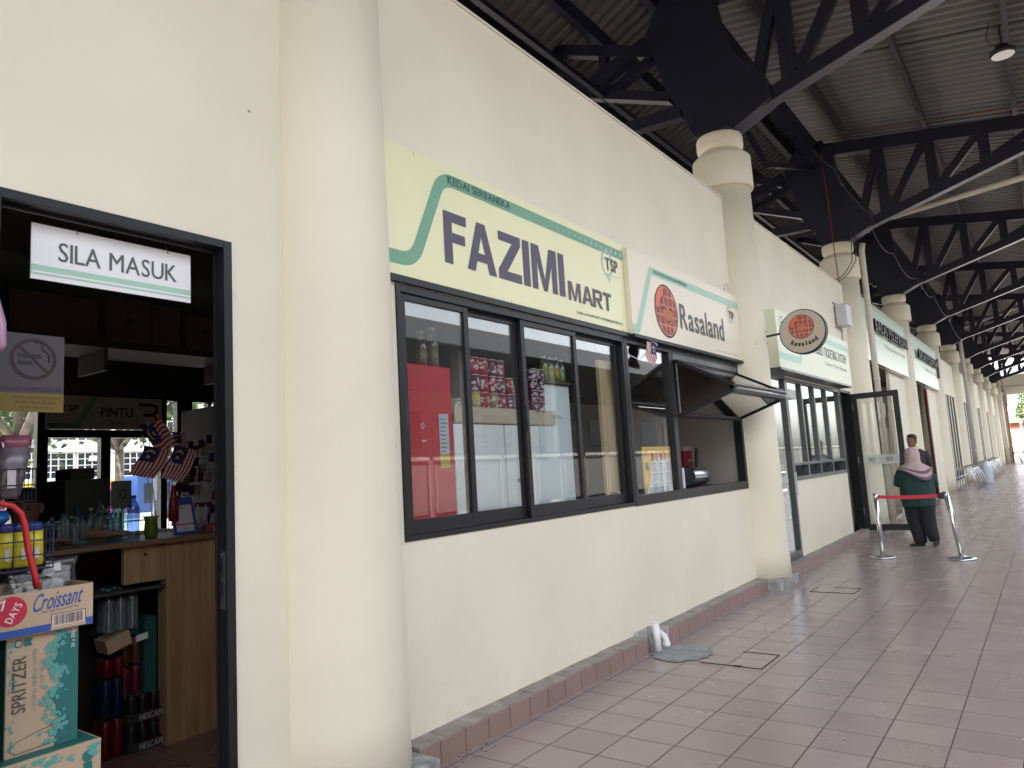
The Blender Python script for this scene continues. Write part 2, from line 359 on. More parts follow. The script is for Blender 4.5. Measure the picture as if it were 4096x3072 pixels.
def block(mb, s, O, U, V, lift=0.):
    """heavy block capitals drawn from straight strokes"""
    st = .235
    W = {'F': .66, 'A': .92, 'Z': .80, 'I': .25, 'M': 1.0, 'R': .82, 'T': .76}; K = .19
    def q(*p): return [list(c) for c in p]
    def bar(x0, x1, y0, y1): return q((x0, y0), (x1, y0), (x1, y1), (x0, y1))
    polys = []; x = 0
    for i, ch in enumerate(s):
        w = W[ch]; P = []
        if ch == 'I': P = [bar(0, w, 0, 1)]
        if ch == 'F': P = [bar(0, st, 0, 1), bar(st, w, 1-K, 1), bar(st, w*.92, .42, .42+K)]
        if ch == 'T': P = [bar(0, w, 1-K, 1), bar(w/2-st/2, w/2+st/2, 0, 1-K)]
        if ch == 'Z': P = [bar(0.03, w, 1-K, 1), bar(0, w, 0, K), q((0, K), (.30, K), (w, 1-K), (w-.30, 1-K))]
        if ch == 'A': P = [q((0, 0), (st*1.02, 0), (w/2+.02, .80), (w/2+.13, 1), (w/2-.13, 1)), q((w-st*1.02, 0), (w, 0), (w/2+.13, 1), (w/2-.02, .80)), bar(.20, w-.20, .21, .38)]
        if ch == 'M': P = [bar(0, st*.9, 0, 1), bar(w-st*.9, w, 0, 1), q((st*.9, 1), (st*.9, .62), (w/2-.07, 0), (w/2, 0), (w/2, .26), (st*.9+.08, 1)), q((w-st*.9, 1), (w-st*.9-.08, 1), (w/2, .26), (w/2, 0), (w/2+.07, 0), (w-st*.9, .62))]
        if ch == 'R': P = [bar(0, st, 0, 1), bar(st, w-.16, 1-K, 1), bar(st, w-.16, .40, .56), q((w-.16, .40), (w-.04, .47), (w-.0, .6), (w-.0, .82), (w-.05, .94), (w-.16, 1), (w-.16, 1-K), (w-st, .76), (w-st, .62), (w-.16, .56)), q((.30, .40), (.55, .40), (w+.04, 0), (w-.24, 0))]
        for k, p in enumerate(P): polys.append(([(a+x, b) for a, b in p], k))
        x += w+.075-(.08 if s[i:i+2] in ('FA', 'AR') else 0)
    x -= .075; O, U, V = Vector(O), Vector(U), Vector(V); N = U.cross(V).normalized()
    for p, k in polys: mb.add([O+U*(a/x)+V*b+N*(lift+k*.0001) for a, b in p], [list(range(len(p)))])
    return mb
def wtext(name, s, x, y0, y1, z0, z1, m, parent, bold=0., shear=0., depth=0., box=None):
    """writing on a face looking towards +x, reading towards +y"""
    return text(MB(), s, (x, y0, z0), (0, y1-y0, 0), (0, 0, z1-z0), bold, 0, shear, depth, box).build(name, m, parent, merge=False)

def skin(nodes, edges, name, m, parent, sub=2):
    names = list(nodes); me = bpy.data.meshes.new(name)
    me.from_pydata([nodes[k][0] for k in names], [(names.index(a), names.index(b)) for a, b in edges], [])
    o = bpy.data.objects.new(name, me); col.objects.link(o)
    md = o.modifiers.new('s', 'SKIN'); md.use_smooth_shade = True; sv = me.skin_vertices[0].data
    for i, k in enumerate(names):
        r = nodes[k][1]; sv[i].radius = (r, r) if not isinstance(r, tuple) else r
        sv[i].use_root = (i == 0)
    sb = o.modifiers.new('u', 'SUBSURF'); sb.levels = sub; sb.render_levels = sub
    bpy.context.view_layer.update(); dg = bpy.context.evaluated_depsgraph_get()
    m2 = bpy.data.meshes.new_from_object(o.evaluated_get(dg)); m2.name = name; bpy.data.objects.remove(o)
    m2.materials.clear(); m2.materials.append(m)
    o = bpy.data.objects.new(name, m2); col.objects.link(o)
    for p in m2.polygons: p.use_smooth = True
    if parent: o.parent = parent; o.location = -WT[parent.name]
    reg(o, (0, 0, 0)); return o

# ------------------------------------------------------------------ ground
def struct(o, k='structure'): o['kind'] = k; return o
struct(B(-.0, 6.2, -14, 62.6, -.2, 0).build('walkway', TILE))
ASPH = mat('asphalt', (.06, .06, .062), .9, var=.3, vscale=3)
g = MB(); g.add([(-300, -300, -.35), (300, -300, -.35), (300, 400, -.35), (-300, 400, -.35)], [(0, 1, 2, 3)])
struct(g.build('ground', mat('outer ground', (.16, .155, .14), .9, var=.3, vscale=.3)))
struct(B(7.2, 15, -60, 200, -.30, -.18).build('road', ASPH))
struct(B(6.2, 7.2, -14, 62.6, -.25, -.06).build('kerb', CEMENT))
struct(B(-60, 40, 64, 130, -.33, -.02).build('forecourt', mat('pale paving', (.45, .43, .40), .8, var=.15, vscale=1)))
struct(B(-44, -7.5, -40, 63.5, -.30, -.10).build('rear_yard', mat('rear paving', (.30, .29, .28), .9, var=.2, vscale=.6)))
YC = [2.39+6.25*k for k in range(10)]

# ------------------------------------------------------------------ shop row: walls
bld = thing('shop_building', 'long cream plastered shop row with black framed windows and a red tiled plinth', 'building', (0, 0, 0))
T_ = .06
holes = [(.885, 1.80, .03, 2.574), (2.82, 8.30, 1.14, 2.57), (9.0, 10.18, .09, 2.57), (10.18, 13.28, 1.13, 2.545), (13.33, 14.22, .06, 2.56)]
MB().wallx(-T_, 0, -14, 14.87, -.1, 4.60, holes).build('wall', CREAM, bld)
# bays with entrance signs
MB().wallx(-T_, 0, 14.87, 27.37, -.1, 4.58, [(15.3, 18.6, -.05, 3.3), (21.5, 25.0, -.05, 3.3)]).build('wall', CREAM, bld)
hl = []
for k in range(4, 9): hl.append((YC[k]+.9, YC[k]+5.45, .22, 3.3))
MB().wallx(-T_, 0, 27.37, 60.5, -.1, 4.58, hl).build('wall', CREAM, bld)
# parapet capping, thin, slightly lighter
MB().box(-T_-.01, .012, -14, 14.6, 4.603, 4.62).build('coping', mat('coping paint', (.74, .69, .6), .6), bld)
# plinth
PX = .118
def plinth(y0, y1):
    m = MB().box(0.001, PX, y0, y1, -.05, .118)
    p = m.build('plinth', PLTILE, bld)
    t = MB(); y = y0; rr = random.Random(int(y0*10))
    while y < y1-.02:
        e = min(y+.2, y1); j = rr.uniform(-.002, .002); t.box(0.0015, PX+.004+j, y+.002, e-.002, .118, .131+j); y = e
    t.build('plinth_cap', GREYTOP, bld)
plinth(2.74, 5.31); plinth(5.72, 8.28); plinth(8.95, 13.9)
plinth(-6, .8)
B(-T_, .05, .93, 1.79, -.05, .045).build('threshold', PLTILE, bld)
# ------------------------------------------------------------------ frames
def rect_frame(mb, y0, y1, z0, z1, x0, x1, l=.045, r=.045, b=.05, t=.045):
    mb.box(x0, x1, y0, y0+l, z0, z1); mb.box(x0, x1, y1-r, y1, z0, z1)
    mb.box(x0+.001, x1-.001, y0+l, y1-r, z0, z0+b); mb.box(x0+.001, x1-.001, y0+l, y1-r, z1-t, z1)
def pane(y0, y1, z0, z1, x, parent, m=GLASS, name='pane'):
    return MB().box(x-.003, x+.003, y0, y1, z0, z1).build(name, m, parent)
# doorway: black frame without a leaf in view, steel lock plate
df = MB(); df.box(-.065, .012, .875, .915, .03, 2.574); df.box(-.065, .012, 1.762, 1.802, .03, 2.574); df.box(-.064, .011, .915, 1.762, 2.54, 2.575)
df.box(-.06, -.05, 1.75, 1.762, .03, 2.54); df.box(-.06, -.05, .915, 1.75, 2.527, 2.54)
dfo = df.build('door_frame', FRAME, bld, bevel=.002)
lp = MB(); lp.box(-.035, -.008, 1.7585, 1.7625, .98, 1.22); lp.box(-.029, -.014, 1.7575, 1.7595, 1.13, 1.165, 1); lp.box(-.029, -.014, 1.7575, 1.7595, 1.04, 1.09, 1)
for zz in (.995, 1.105, 1.205): lp.cyl((-.0215, 1.7565, zz), (-.0215, 1.759, zz), .003, n=8)
lp.build('lock_plate', [CHROME2, BLACK], dfo)
# white peeling edge of plaster right of the frame
pe = MB(); rr = random.Random(3); z = .05
while z < 2.55:
    h = rr.uniform(.03, .12); w = rr.uniform(.003, .010); pe.box(.0, .004, 1.802, 1.802+w, z, z+h); z += h
pe.build('plaster_edge', WHITEP, bld)
# first window: four sliding sashes
w1 = MB(); rect_frame(w1, 2.815, 5.50, 1.14, 2.57, -.08, .010, .035, .03, .028, .045); w1o = w1.build('window', FRAME, bld, bevel=.002)
edges = [(2.85, 3.45, -.02), (3.42, 4.04, -.055), (4.01, 4.74, -.02), (4.72, 5.47, -.055)]
for i, (a, b, x) in enumerate(edges):
    s = MB(); rect_frame(s, a, b, 1.168, 2.525, x-.016, x+.016, .045, .045, .082, .04)
    so = s.build('sash', FRAME, w1o, bevel=.002)
    pane(a+.043, b-.043, 1.25, 2.486, x, w1o, GLASSD if i in (0, 1) else GLASS)
    if i in (0, 2, 3):
        hy = a+.022 if i != 3 else b-.022
        h = MB().box(x+.0165, x+.021, hy-.012, hy+.012, 1.74, 1.92); h.cyl((x+.021, hy, 1.77), (x+.024, hy, 1.77), .005, n=8); h.build('sash_lock', BLACK, w1o)
# second window (waffle stall): fixed pane, then serving hatch
w2 = MB(); rect_frame(w2, 5.505, 8.30, 1.135, 2.575, -.08, .012, .05, .06, .085, .05)
w2.box(-.07, .010, 6.40, 6.49, 1.2195, 2.5245); w2o = w2.build('window', FRAME, bld, bevel=.002)
pane(5.555, 6.40, 1.22, 2.525, -.03, w2o)
l2 = MB(); l2.box(-.07, .014, 6.49, 8.24, 2.46, 2.524); l2.build('hatch_head', FRAMEG, w2o, bevel=.003)
# bi-fold awning hatch pushed outwards
hy0, hy1 = 6.50, 8.14
A0, A1, A2 = Vector((.02, 0, 2.45)), Vector((.575, 0, 2.155)), Vector((.02, 0, 1.915))
def sash(p, q, nm, glass, m=FRAME):
    d = (q-p).normalized(); nn = Vector((-d.z, 0, d.x)); L = (q-p).length; mb = MB()
    def bar(s0, s1, ya, yb): mb.obox(p+d*((s0+s1)/2)+Vector((0, (ya+yb)/2, 0)), d*(s1-s0), Vector((0, yb-ya, 0)), nn*.032)
    bar(0, .045, hy0+.045, hy1-.045); bar(L-.05, L, hy0+.045, hy1-.045); bar(0, L, hy0, hy0+.045); bar(0, L, hy1-.045, hy1)
    for a in (.02, L-.025):
        for yy in (hy0+.02, hy1-.02): mb.cyl(p+d*a+Vector((0, yy, 0))+nn*.016, p+d*a+Vector((0, yy, 0))+nn*.019, .006, n=8)
    o = mb.build(nm, m, w2o, bevel=.002)
    MB().obox(p+d*(L/2)+Vector((0, (hy0+hy1)/2, 0)), d*(L-.09), Vector((0, hy1-hy0-.09, 0)), nn*.005).build('pane', glass, w2o)
sash(A0, A1, 'upper_hatch_leaf', GLASST); sash(A2, A1+Vector((.0, 0, -.045)), 'lower_hatch_leaf', GLASST)
t = MB()
for k, (dx, dz) in enumerate(((.02, .012), (.025, -.03))): t.box(A1.x+dx-.010, A1.x+dx-.004, hy0+.01, hy1-.01, A1.z+dz-.005, A1.z+dz+.002)
t.build('folded_track', mat('track grey', (.30, .30, .31), .35, metal=.7), w2o)
for yy in (hy0+.02, hy1-.02): MB().beam((.03, yy, 1.93), (.03, yy, 2.43), .012, .012, (1, 0, 0)).build('stay_arm', mat('track grey', (.30, .30, .31), .35, metal=.7), w2o)
# narrow full-height panel and ticket window
w3 = MB(); rect_frame(w3, 9.0, 10.18, .09, 2.57, -.10, .012, .05, .06, .14, .05); w3o = w3.build('door', FRAMEG, bld, bevel=.002)
MB().box(-.05, .002, 9.05, 10.12, 2.33, 2.37).build('door_transom', FRAMEG, w3o)
pane(9.05, 10.12, .23, 2.52, -.03, w3o); MB().box(.0125, .04, 10.135, 10.155, .95, 1.25).build('handle', CHROME2, w3o)
w4 = MB(); rect_frame(w4, 10.185, 13.285, 1.13, 2.545, -.10, .012, .05, .05, .055, .045)
for yy in (10.95, 11.65, 12.40): w4.box(-.09, .008, yy-.035, yy+.035, 1.185, 2.50)
w4.box(-.089, .007, 10.235, 13.235, 1.335, 1.375)
w4o = w4.build('window', FRAMEG, bld, bevel=.002)
for a, b in ((10.235, 10.915), (10.985, 11.615), (11.685, 12.365), (12.435, 13.235)): pane(a, b, 1.375, 2.50, -.03, w4o, GLASS)
# ticket office door, standing open at right angles
dr = MB(); dr.box(-.12, .012, 13.335, 13.385, .06, 2.56); dr.box(-.12, .012, 14.165, 14.215, .06, 2.56); dr.box(-.119, .011, 13.385, 14.165, 2.515, 2.56)
dro = dr.build('door_frame', FRAME, bld)
lf = MB(); y0, y1 = 14.13, 14.175
lf.box(.012, .115, y0, y1, .085, 2.51); lf.box(.70, .79, y0, y1, .085, 2.51); lf.box(.115, .70, y0+.001, y1-.001, .085, .19); lf.box(.115, .70, y0+.001, y1-.001, 2.41, 2.51)
lfo = lf.build('door', BLACK, bld, bevel=.003)
MB().box(.115, .70, 14.15, 14.156, .19, 2.41).build('pane', GLASS, lfo)
hh = MB()
for zz in (.35, 1.25, 2.2): hh.box(.03, .045, y0-.012, y0-.001, zz, zz+.13)
hh.build('hinge', CHROME2, lfo)
sk = MB().box(.115, .70, 14.146, 14.1485, 1.235, 1.40); sk.build('frosted_band', glass_mat('frosted band', (.9, .93, .93), base=.04, haze=.35), lfo)
for a in (.19, .47):   # writing seen from behind: mirrored
    tx = MB(); text(tx, 'TSP', (a+.125, 14.1455, 1.292), (-.12, 0, 0), (0, 0, .058), .03); tx.box(a, a+.11, 14.1445, 14.146, 1.285, 1.289)
    tx.build('lettering', BLACK, lfo, merge=False)

# far bays: dark glazed entrances and tall window strips
for yy0, yy1 in ((15.3, 18.6), (21.5, 25.0)):
    m = MB()
    n = 5
    for i in range(n+1):
        y = yy0+(yy1-yy0)*i/n; m.box(-.55, -.49, y-.03, y+.03, 0, 3.25)
    m.box(-.545, -.495, yy0, yy1, 2.35, 2.42); m.box(-.545, -.495, yy0, yy1, 0, .12)
    o = m.build('entrance_frame', FRAME, bld); pane(yy0, yy1, .12, 3.2, -.52, o, GLASST)
o = MB()
for k, x in enumerate((-.02, -.06)): o.tube([(x+.02, 24.6+k*.2, 0), (x+.02, 24.6+k*.2, 3.2)], .035)
o.build('red_pipe', mat('red oxide paint', (.16, .035, .025), .5), bld)
for k in range(4, 9):
    y0, y1 = YC[k]+.9, YC[k]+5.45; m = MB(); n = 5
    for i in range(n+1):
        y = y0+(y1-y0)*i/n; m.box(-.06, -.009, y-.11, y+.11, .22, 3.3)
    o = m.build('window', CREAM2, bld)
    pane(y0, y1, .22, 3.3, -.015, o, mat('dark window glass', (.012, .010, .008), .5, spec=.04))
    B(-T_-.005, .02, y0-.05, y1+.05, 3.3, 3.34).build('lintel', CREAM2, o)
# interior shells
def shell(y0, y1, x0, z1, wm, cm_, fm, rear=True, name='room_wall'):
    m = MB(); m.box(x0, -T_-.002, y1-.06, y1, 0, z1); m.box(x0, -T_-.002, y0, y0+.06, 0, z1)
    if rear: m.box(x0-.06, x0, y0, y1, 0, z1)
    m.build(name, wm, bld); B(x0-.06, -T_-.002, y0, y1, z1, z1+.08).build('ceiling', cm_, bld); B(x0-.06, -T_+.05, y0+.01, y1-.01, -.05, .04).build('room_floor', fm, bld)
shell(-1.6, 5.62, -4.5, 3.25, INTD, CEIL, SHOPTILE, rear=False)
shell(5.64, 8.32, -3.2, 3.1, INTW, CEIL, SHOPTILE)
shell(8.70, 14.85, -4.0, 3.1, mat('office paint', (.20, .215, .22), .8), CEIL, SHOPTILE)
shell(14.9, 27.3, -9.0, 3.6, INTW, CEIL, SHOPTILE)
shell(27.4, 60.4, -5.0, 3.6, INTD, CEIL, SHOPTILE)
# rear wall of first shop with glazing
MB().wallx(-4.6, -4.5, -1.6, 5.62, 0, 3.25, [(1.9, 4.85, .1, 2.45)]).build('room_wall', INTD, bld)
rg = MB(); rg.box(-4.58, -4.50, 1.9, 1.96, .1, 2.45); rg.box(-4.58, -4.50, 2.70, 2.79, .1, 2.45); rg.box(-4.58, -4.50, 3.25, 3.34, .1, 2.04); rg.box(-4.58, -4.50, 3.835, 3.90, .1, 2.45)
rg.box(-4.58, -4.50, 4.01, 4.18, .1, 2.45); rg.box(-4.58, -4.50, 4.36, 4.40, .1, 2.45); rg.box(-4.578, -4.502, 1.9, 4.85, 2.42, 2.45); rg.box(-4.579, -4.501, 2.79, 3.835, 2.035, 2.11)
rg.box(-4.577, -4.503, 1.96, 4.85, .1, .95)
rgo = rg.build('window', FRAME, bld)
for a, b in ((1.96, 2.70), (2.79, 3.25), (3.34, 3.835), (3.90, 4.01), (4.18, 4.36), (4.40, 4.85)): pane(a, b, .95, 2.04 if 2.7 < a < 3.8 else 2.42, -4.54, rgo)
# cladding column bases + columns
def make_column(wide=0):
    t = thing('column', 'x', 'column', (0, 0, 0), 'round columns engaged along the shop front')
    m = MB()
    if wide: m.loft([(-.07-.13*(1-q)**.8, 0, 4.765*q, .29+.13*(1-q)**.8, .29+.13*(1-q)**.8) for q in (0, .1, .25, .5, .75, 1)], 48)
    else: m.lathe((-.05, 0, 0), [(.334, 0.0), (.328, .4), (.318, 2.4), (.30, 4.765)], 48)
    m.build('shaft', CREAM2, t)
    m = MB(); m.lathe((-.06, 0, 0), [(.29, 4.76), (.345, 4.762), (.352, 4.78), (.352, 5.16), (.345, 5.175), (.255, 5.26), (.245, 5.275), (.25, 5.29), (.275, 5.31), (.282, 5.33), (.282, 5.44), (.272, 5.47), (.25, 5.48)], 48)
    m.build('capital', CREAM2, t)
    m = MB().box(-.39, .275, -.34, .34, -.05, .118)
    if not wide: m.build('base', CEMENT, t, bevel=.012)
    return t
ctext = ['nearest round column between the open shop doorway and the lime sign', 'second round column beside the round hanging waffle sign', 'third round column behind the open glass door with a grey box beside it',
         'fourth round column after the first departure hall sign', 'fifth round column after the second departure hall sign', 'sixth round column beyond the first tall window strip',
         'seventh round column beyond the second tall window strip', 'eighth round column beyond the third tall window strip', 'ninth and farther round column with a dark steel post on its top', 'last round column before the cross beam at the far end']
c0 = make_column(); c3 = make_column(1)
for k, y in enumerate(YC):
    c = c0 if k == 0 else c3 if k == 3 else copy_tree(c0 if k < 3 else c3); c.location = (0, y, 0); c['label'] = ctext[k]

# ------------------------------------------------------------------ roof
roof = thing('canopy_roof', 'dark corrugated metal canopy roof seen from below on navy steel', 'roof', (0, 0, 7))
def corr(x0, z0, x1, z1, y0, y1, per=.2, name='roof_sheet'):
    m = MB(); y = y0; v = []; pro = [(0, 0), (.4, 0), (.5, .05), (.9, .05)]
    ys = []
    while y < y1:
        for a, h in pro: ys.append((y+a*per, h))
        y += per
    vs = []
    for yy, h in ys: vs += [(x0, yy, z0+h), (x1, yy, z1+h)]
    fs = [(2*i, 2*i+1, 2*i+3, 2*i+2) for i in range(len(ys)-1)]
    m.add(vs, fs); return m.build(name, ROOFM, roof, merge=False)
RZ = lambda x: 7.93-.18*x
RL = lambda x: RZ(-1.0)-.42*(-1.0-x)
corr(-1.0, RZ(-1), 4.6, RZ(4.6), -12, 63.0); corr(-9, RL(-9), -1.0, RL(-1), -12, 63.0)
for x in (.25, 1.63, 3.0, 4.35): B(x-.035, x+.035, -12, 63, RZ(x)-.20, RZ(x)-.002).build('purlin', PURLIN, roof)
for x in (-.95,): B(x-.06, x+.06, -12, 63, RZ(x)-.28, RZ(x)-.01).build('purlin', STEEL, roof)
for x in (-1.75, -2.5, -3.9, -5.3, -6.7): B(x-.05, x+.05, -12, 63, RL(x)-.24, RL(x)-.01).build('purlin', STEEL, roof)
B(4.6, 4.66, -12, 63, 6.38, RZ(4.6)+.12).build('fascia', mat('shading fascia grey', (.20, .20, .21), .5), roof)  # unseen eave board, dropped low to cut sky light on the upper wall
B(4.42, 4.60, -12, 63, RZ(4.6)-.30, RZ(4.6)-.14).build('gutter', PURLIN, roof)
# sheet laps
lap = MB()
for y in (12.1, 5.9, 18.1): lap.obox((2.0, y, RZ(2.0)-.006), (5.0, 0, -.9), (0, .012, 0), (0, 0, .012))
lap.build('sheet_lap', BLACK, roof)

def make_truss():
    t = thing('roof_truss', 'x', 'roof truss', (0, 0, 0), 'steel trusses above the columns')
    U = (0, 1, 0)
    tc0, tc1 = (-.45, 0, 7.47), (4.45, 0, 6.62+.06)
    TC = lambda x: 7.47+(x+.45)*(6.68-7.47)/4.9
    BC = lambda x: 5.70+(x-.35)*.288
    MB().beam((-.45, 0, TC(-.45)), (4.45, 0, TC(4.45)), .16, .24).build('top_chord', STEEL, t)
    MB().beam((.2, 0, BC(.2)), (3.95, 0, BC(3.95)), .17, .17).build('bottom_chord', STEEL, t)
    # lower flange in a lighter colour, painting a highlight along the chord edge
    fl = MB(); fl.beam((.17, 0, BC(.17)-.091), (3.95, 0, BC(3.95)-.091), .176, .010); fl.build('flange', mat('navy steel highlight', (.045, .045, .055), .35), t)
    for x in (.86, 1.68, 2.50, 3.32): MB().beam((x, 0, BC(x)+.05), (x, 0, TC(x)-.08), .15, .17).build('post', STEEL, t)
    for a, b in ((.42, .80), (.98, 1.58), (1.80, 2.40), (2.62, 3.24)):
        m = MB(); m.beam((a, 0, BC(a)+.10), (b, 0, TC(b)-.12), .13, .13); m.beam((a+.075, 0, BC(a)+.10), (b+.075, 0, TC(b)-.12), .06, .012); m.build('diagonal', STEEL, t)
    # haunch plate on the column head and its mirrored strut side
    MB().prism([(-.24, 5.47), (.14, 5.47), (.42, 5.60), (.66, 5.72), (.60, 6.02), (.32, 6.36), (.14, 6.62), (.05, 7.3), (-.1, 7.6), (-.62, 7.55), (-.86, 7.16), (-.80, 6.86), (-.62, 6.2), (-.46, 5.95), (-.34, 5.6)], 1, -.14, .14).build('haunch_plate', STEEL, t)
    MB().beam((-.75, 0, 6.90), (-3.6, 0, 8.13), .15, .15).build('strut', STEEL, t)
    MB().beam((-.62, 0, 6.22), (-3.2, 0, 7.28), .15, .13).build('strut', STEEL, t)
    MB().beam((-.5, 0, 5.98), (-4.2, 0, 6.12), .15, .16).build('tie_beam', STEEL, t)
    for a, b in (((-1.57, 0, 7.22), (-1.57, 0, 6.55)), ((-1.5, 0, 6.62), (-.85, 0, 6.86)), ((-2.6, 0, 7.6), (-1.62, 0, 6.62)), ((-2.6, 0, 7.6), (-2.6, 0, 7.02)), ((-3.4, 0, 7.95), (-3.4, 0, 6.1))):
        MB().beam(a, b, .12, .12).build('diagonal', STEEL, t)
    MB().beam((-.9, 0, 7.1), (-6.6, 0, RL(-6.6)-.35), .14, .2).build('rafter', STEEL, t)
    m = MB()
    for dx in (-.16, .16):
        for dy in (-.16, .16): m.cyl((-.07+dx, dy, 5.45), (-.07+dx, dy, 5.53), .012, n=8)
    m.box(-.30, .16, -.22, .22, 5.478, 5.50); m.build('bearing_plate', PURLIN, t)
    return t
t0 = make_truss()
tl = ['nearest navy steel truss cut by the top edge of the picture, on the second column', 'navy steel truss over the third column with a cable clipped along its foot', 'navy steel truss over the fourth column behind the pale conduit pipe',
      'navy steel truss over the fifth column', 'navy steel truss over the sixth column', 'navy steel truss over the seventh column', 'navy steel truss over the eighth column', 'navy steel truss over the ninth column with sky between its bars', 'last navy steel truss against the open sky at the far end']
for k in range(9):
    c = t0 if k == 0 else copy_tree(t0); c.location = (0, YC[k+1], 0); c['label'] = tl[k]
c = copy_tree(t0); c.location = (0, YC[0], 0); c['label'] = 'navy steel truss above the nearest column, over the viewer'
# X bracing between trusses above the wall
br = MB()
for k in range(1, 8):
    y = YC[k]; br.beam((-.35, y+.1, 7.1), (-.35, y+3.1, 6.2), .08, .08, (1, 0, 0)); br.beam((-.35, y+6.1, 7.1), (-.35, y+3.1, 6.2), .08, .08, (1, 0, 0))
    br.beam((-1.6, y+.1, 6.6), (-1.6, y+6.15, 6.6), .07, .07, (1, 0, 0))
br.beam((-1.6, YC[0], 6.6), (-1.6, YC[1], 6.6), .07, .07, (1, 0, 0))
br.build('bracing', STEEL, roof)
MB().box(-.42, -.2, -12, 63, 7.36, 7.62).build('eaves_girder', STEEL, roof)

# ------------------------------------------------------------------ far end structure
fe = thing('cross_beam_portal', 'cream concrete cross beam and tan wall closing the far end of the walkway', 'portal', (0, 63, 0))
B(-2, 9, 62.8, 63.4, 4.85, 6.25).build('beam', CREAMFAR, fe); B(-2, 9, 62.72, 62.8, 5.42, 5.47).build('groove', mat('groove grey', (.35, .33, .3), .8), fe)
B(-.3, .55, 62.0, 62.8, 5.05, 5.14).build('ledge', CEMENT, fe)
B(-.6, .50, 62.85, 63.3, -.1, 4.85).build('wall', mat('tan paint', (.52, .40, .24), .7, var=.08, vscale=1), fe)
B(.50, .56, 62.8, 63.3, -.1, 4.85).build('jamb', mat('brown trim', (.33, .15, .07), .6), fe)
cb = thing('cabinet', 'low brown wooden cabinet with two doors against the tan wall', 'cabinet', (.3, 61.8, 0))
m = MB(); m.box(.12, .46, 61.6, 62.2, 0, 1.05); m.build('frame', mat('brown wood', (.14, .08, .045), .6), cb)
for z in (.08, .56): B(.15, .43, 61.585, 61.6, z, z+.4).build('door', mat('tan panel', (.45, .36, .24), .6), cb)
kk = thing('guard_kiosk', 'small white kiosk with a flat cream roof and brown eave outside the far end', 'kiosk', (.9, 68, 0))
B(.45, .92, 68, 70, -.1, 2.5).build('wall', WHITEP, kk); B(.30, 1.15, 67.6, 70.5, 2.95, 3.2).build('roof', CREAMFAR, kk); B(.38, 1.0, 67.8, 70.3, 2.5, 2.95).build('eave', mat('brown eave', (.25, .1, .05), .6), kk)
ss = thing('roller_shutter_wall', 'white ribbed shutter wall beyond the far end of the walkway', 'shutter', (1.8, 74, 0))
m = MB(); m.box(.9, 3.5, 74, 74.2, -.1, 1.75); 
for i in range(9): m.box(.9, 3.5, 73.97, 74, .05+i*.19, .17+i*.19)
m.build('shutter', WHITEP, ss)
fr = thing('leaning_frames', 'stack of steel frames leaning at the far end of the walkway', 'frames', (.9, 62, 0))
for i in range(7):
    m = MB(); x = .62+i*.07; m.tube([(x, 61.5+i*.1, .02), (x-.28, 61.7+i*.1, .85)], .022, 6); m.tube([(x+.4, 61.5+i*.1, .02), (x+.10, 61.7+i*.1, .85)], .022, 6); m.tube([(x-.2, 61.6+i*.1, .7), (x+.15, 61.6+i*.1, .7)], .02, 6); m.build('frame', mat('frame steel', (.12, .11, .11), .5), fr)
bb = thing('dark_office_block', 'dark slate office block with pale windows and white lettering behind the tree', 'building', (10, 110, 0))
B(-4, 16, 108, 118, -.1, 10.5).build('wall', mat('slate cladding', (.10, .11, .15), .6), bb)
m = MB()
for i in range(22):
    for j in range(6): m.box(-3.6+i*.85, -3.1+i*.85, 107.95, 108, 1.0+j*1.3, 1.7+j*1.3)
m.build('window', mat('pale office glass', (.45, .5, .58), .3), bb)
m = MB(); text(m, 'HC  MO  HC', (.6, 107.9, 6.0), (3.6, 0, 0), (0, 0, .7), .03); m.build('lettering', WHITE, bb, merge=False)

# ------------------------------------------------------------------ signs
def polyline_band(pts, w, x, m, parent, name='band', depth=.002):
    """flat band following (y,z) points with mitred joints"""
    P = [Vector((p[0], p[1])) for p in pts]; L = []; Rr = []
    for i, p in enumerate(P):
        d0 = (P[i]-P[i-1]).normalized() if i else (P[1]-P[0]).normalized(); d1 = (P[i+1]-P[i]).normalized() if i < len(P)-1 else d0
        n0 = Vector((-d0.y, d0.x)); n1 = Vector((-d1.y, d1.x)); nn = (n0+n1).normalized(); k = w/2/max(.3, nn.dot(n0)); L.append(p+nn*k); Rr.append(p-nn*k)
    n = len(P); vs = [(x, q.x, q.y) for q in L]+[(x, q.x, q.y) for q in Rr]
    mb = MB().add(vs, [(i, n+i, n+i+1, i+1) for i in range(n-1)]); return mb.build(name, m, parent, merge=False)
def rounded(pts, r=.06, k=5):
    out = [pts[0]]
    for i in range(1, len(pts)-1):
        p = Vector(pts[i]); a = (Vector(pts[i-1])-p); b = (Vector(pts[i+1])-p); a = p+a.normalized()*min(r, a.length/2); b = p+b.normalized()*min(r, b.length/2)
        for j in range(k+1): t = j/k; q = a*(1-t)**2+p*2*t*(1-t)+b*t*t; out.append((q.x, q.y))
    return out+[pts[-1]]
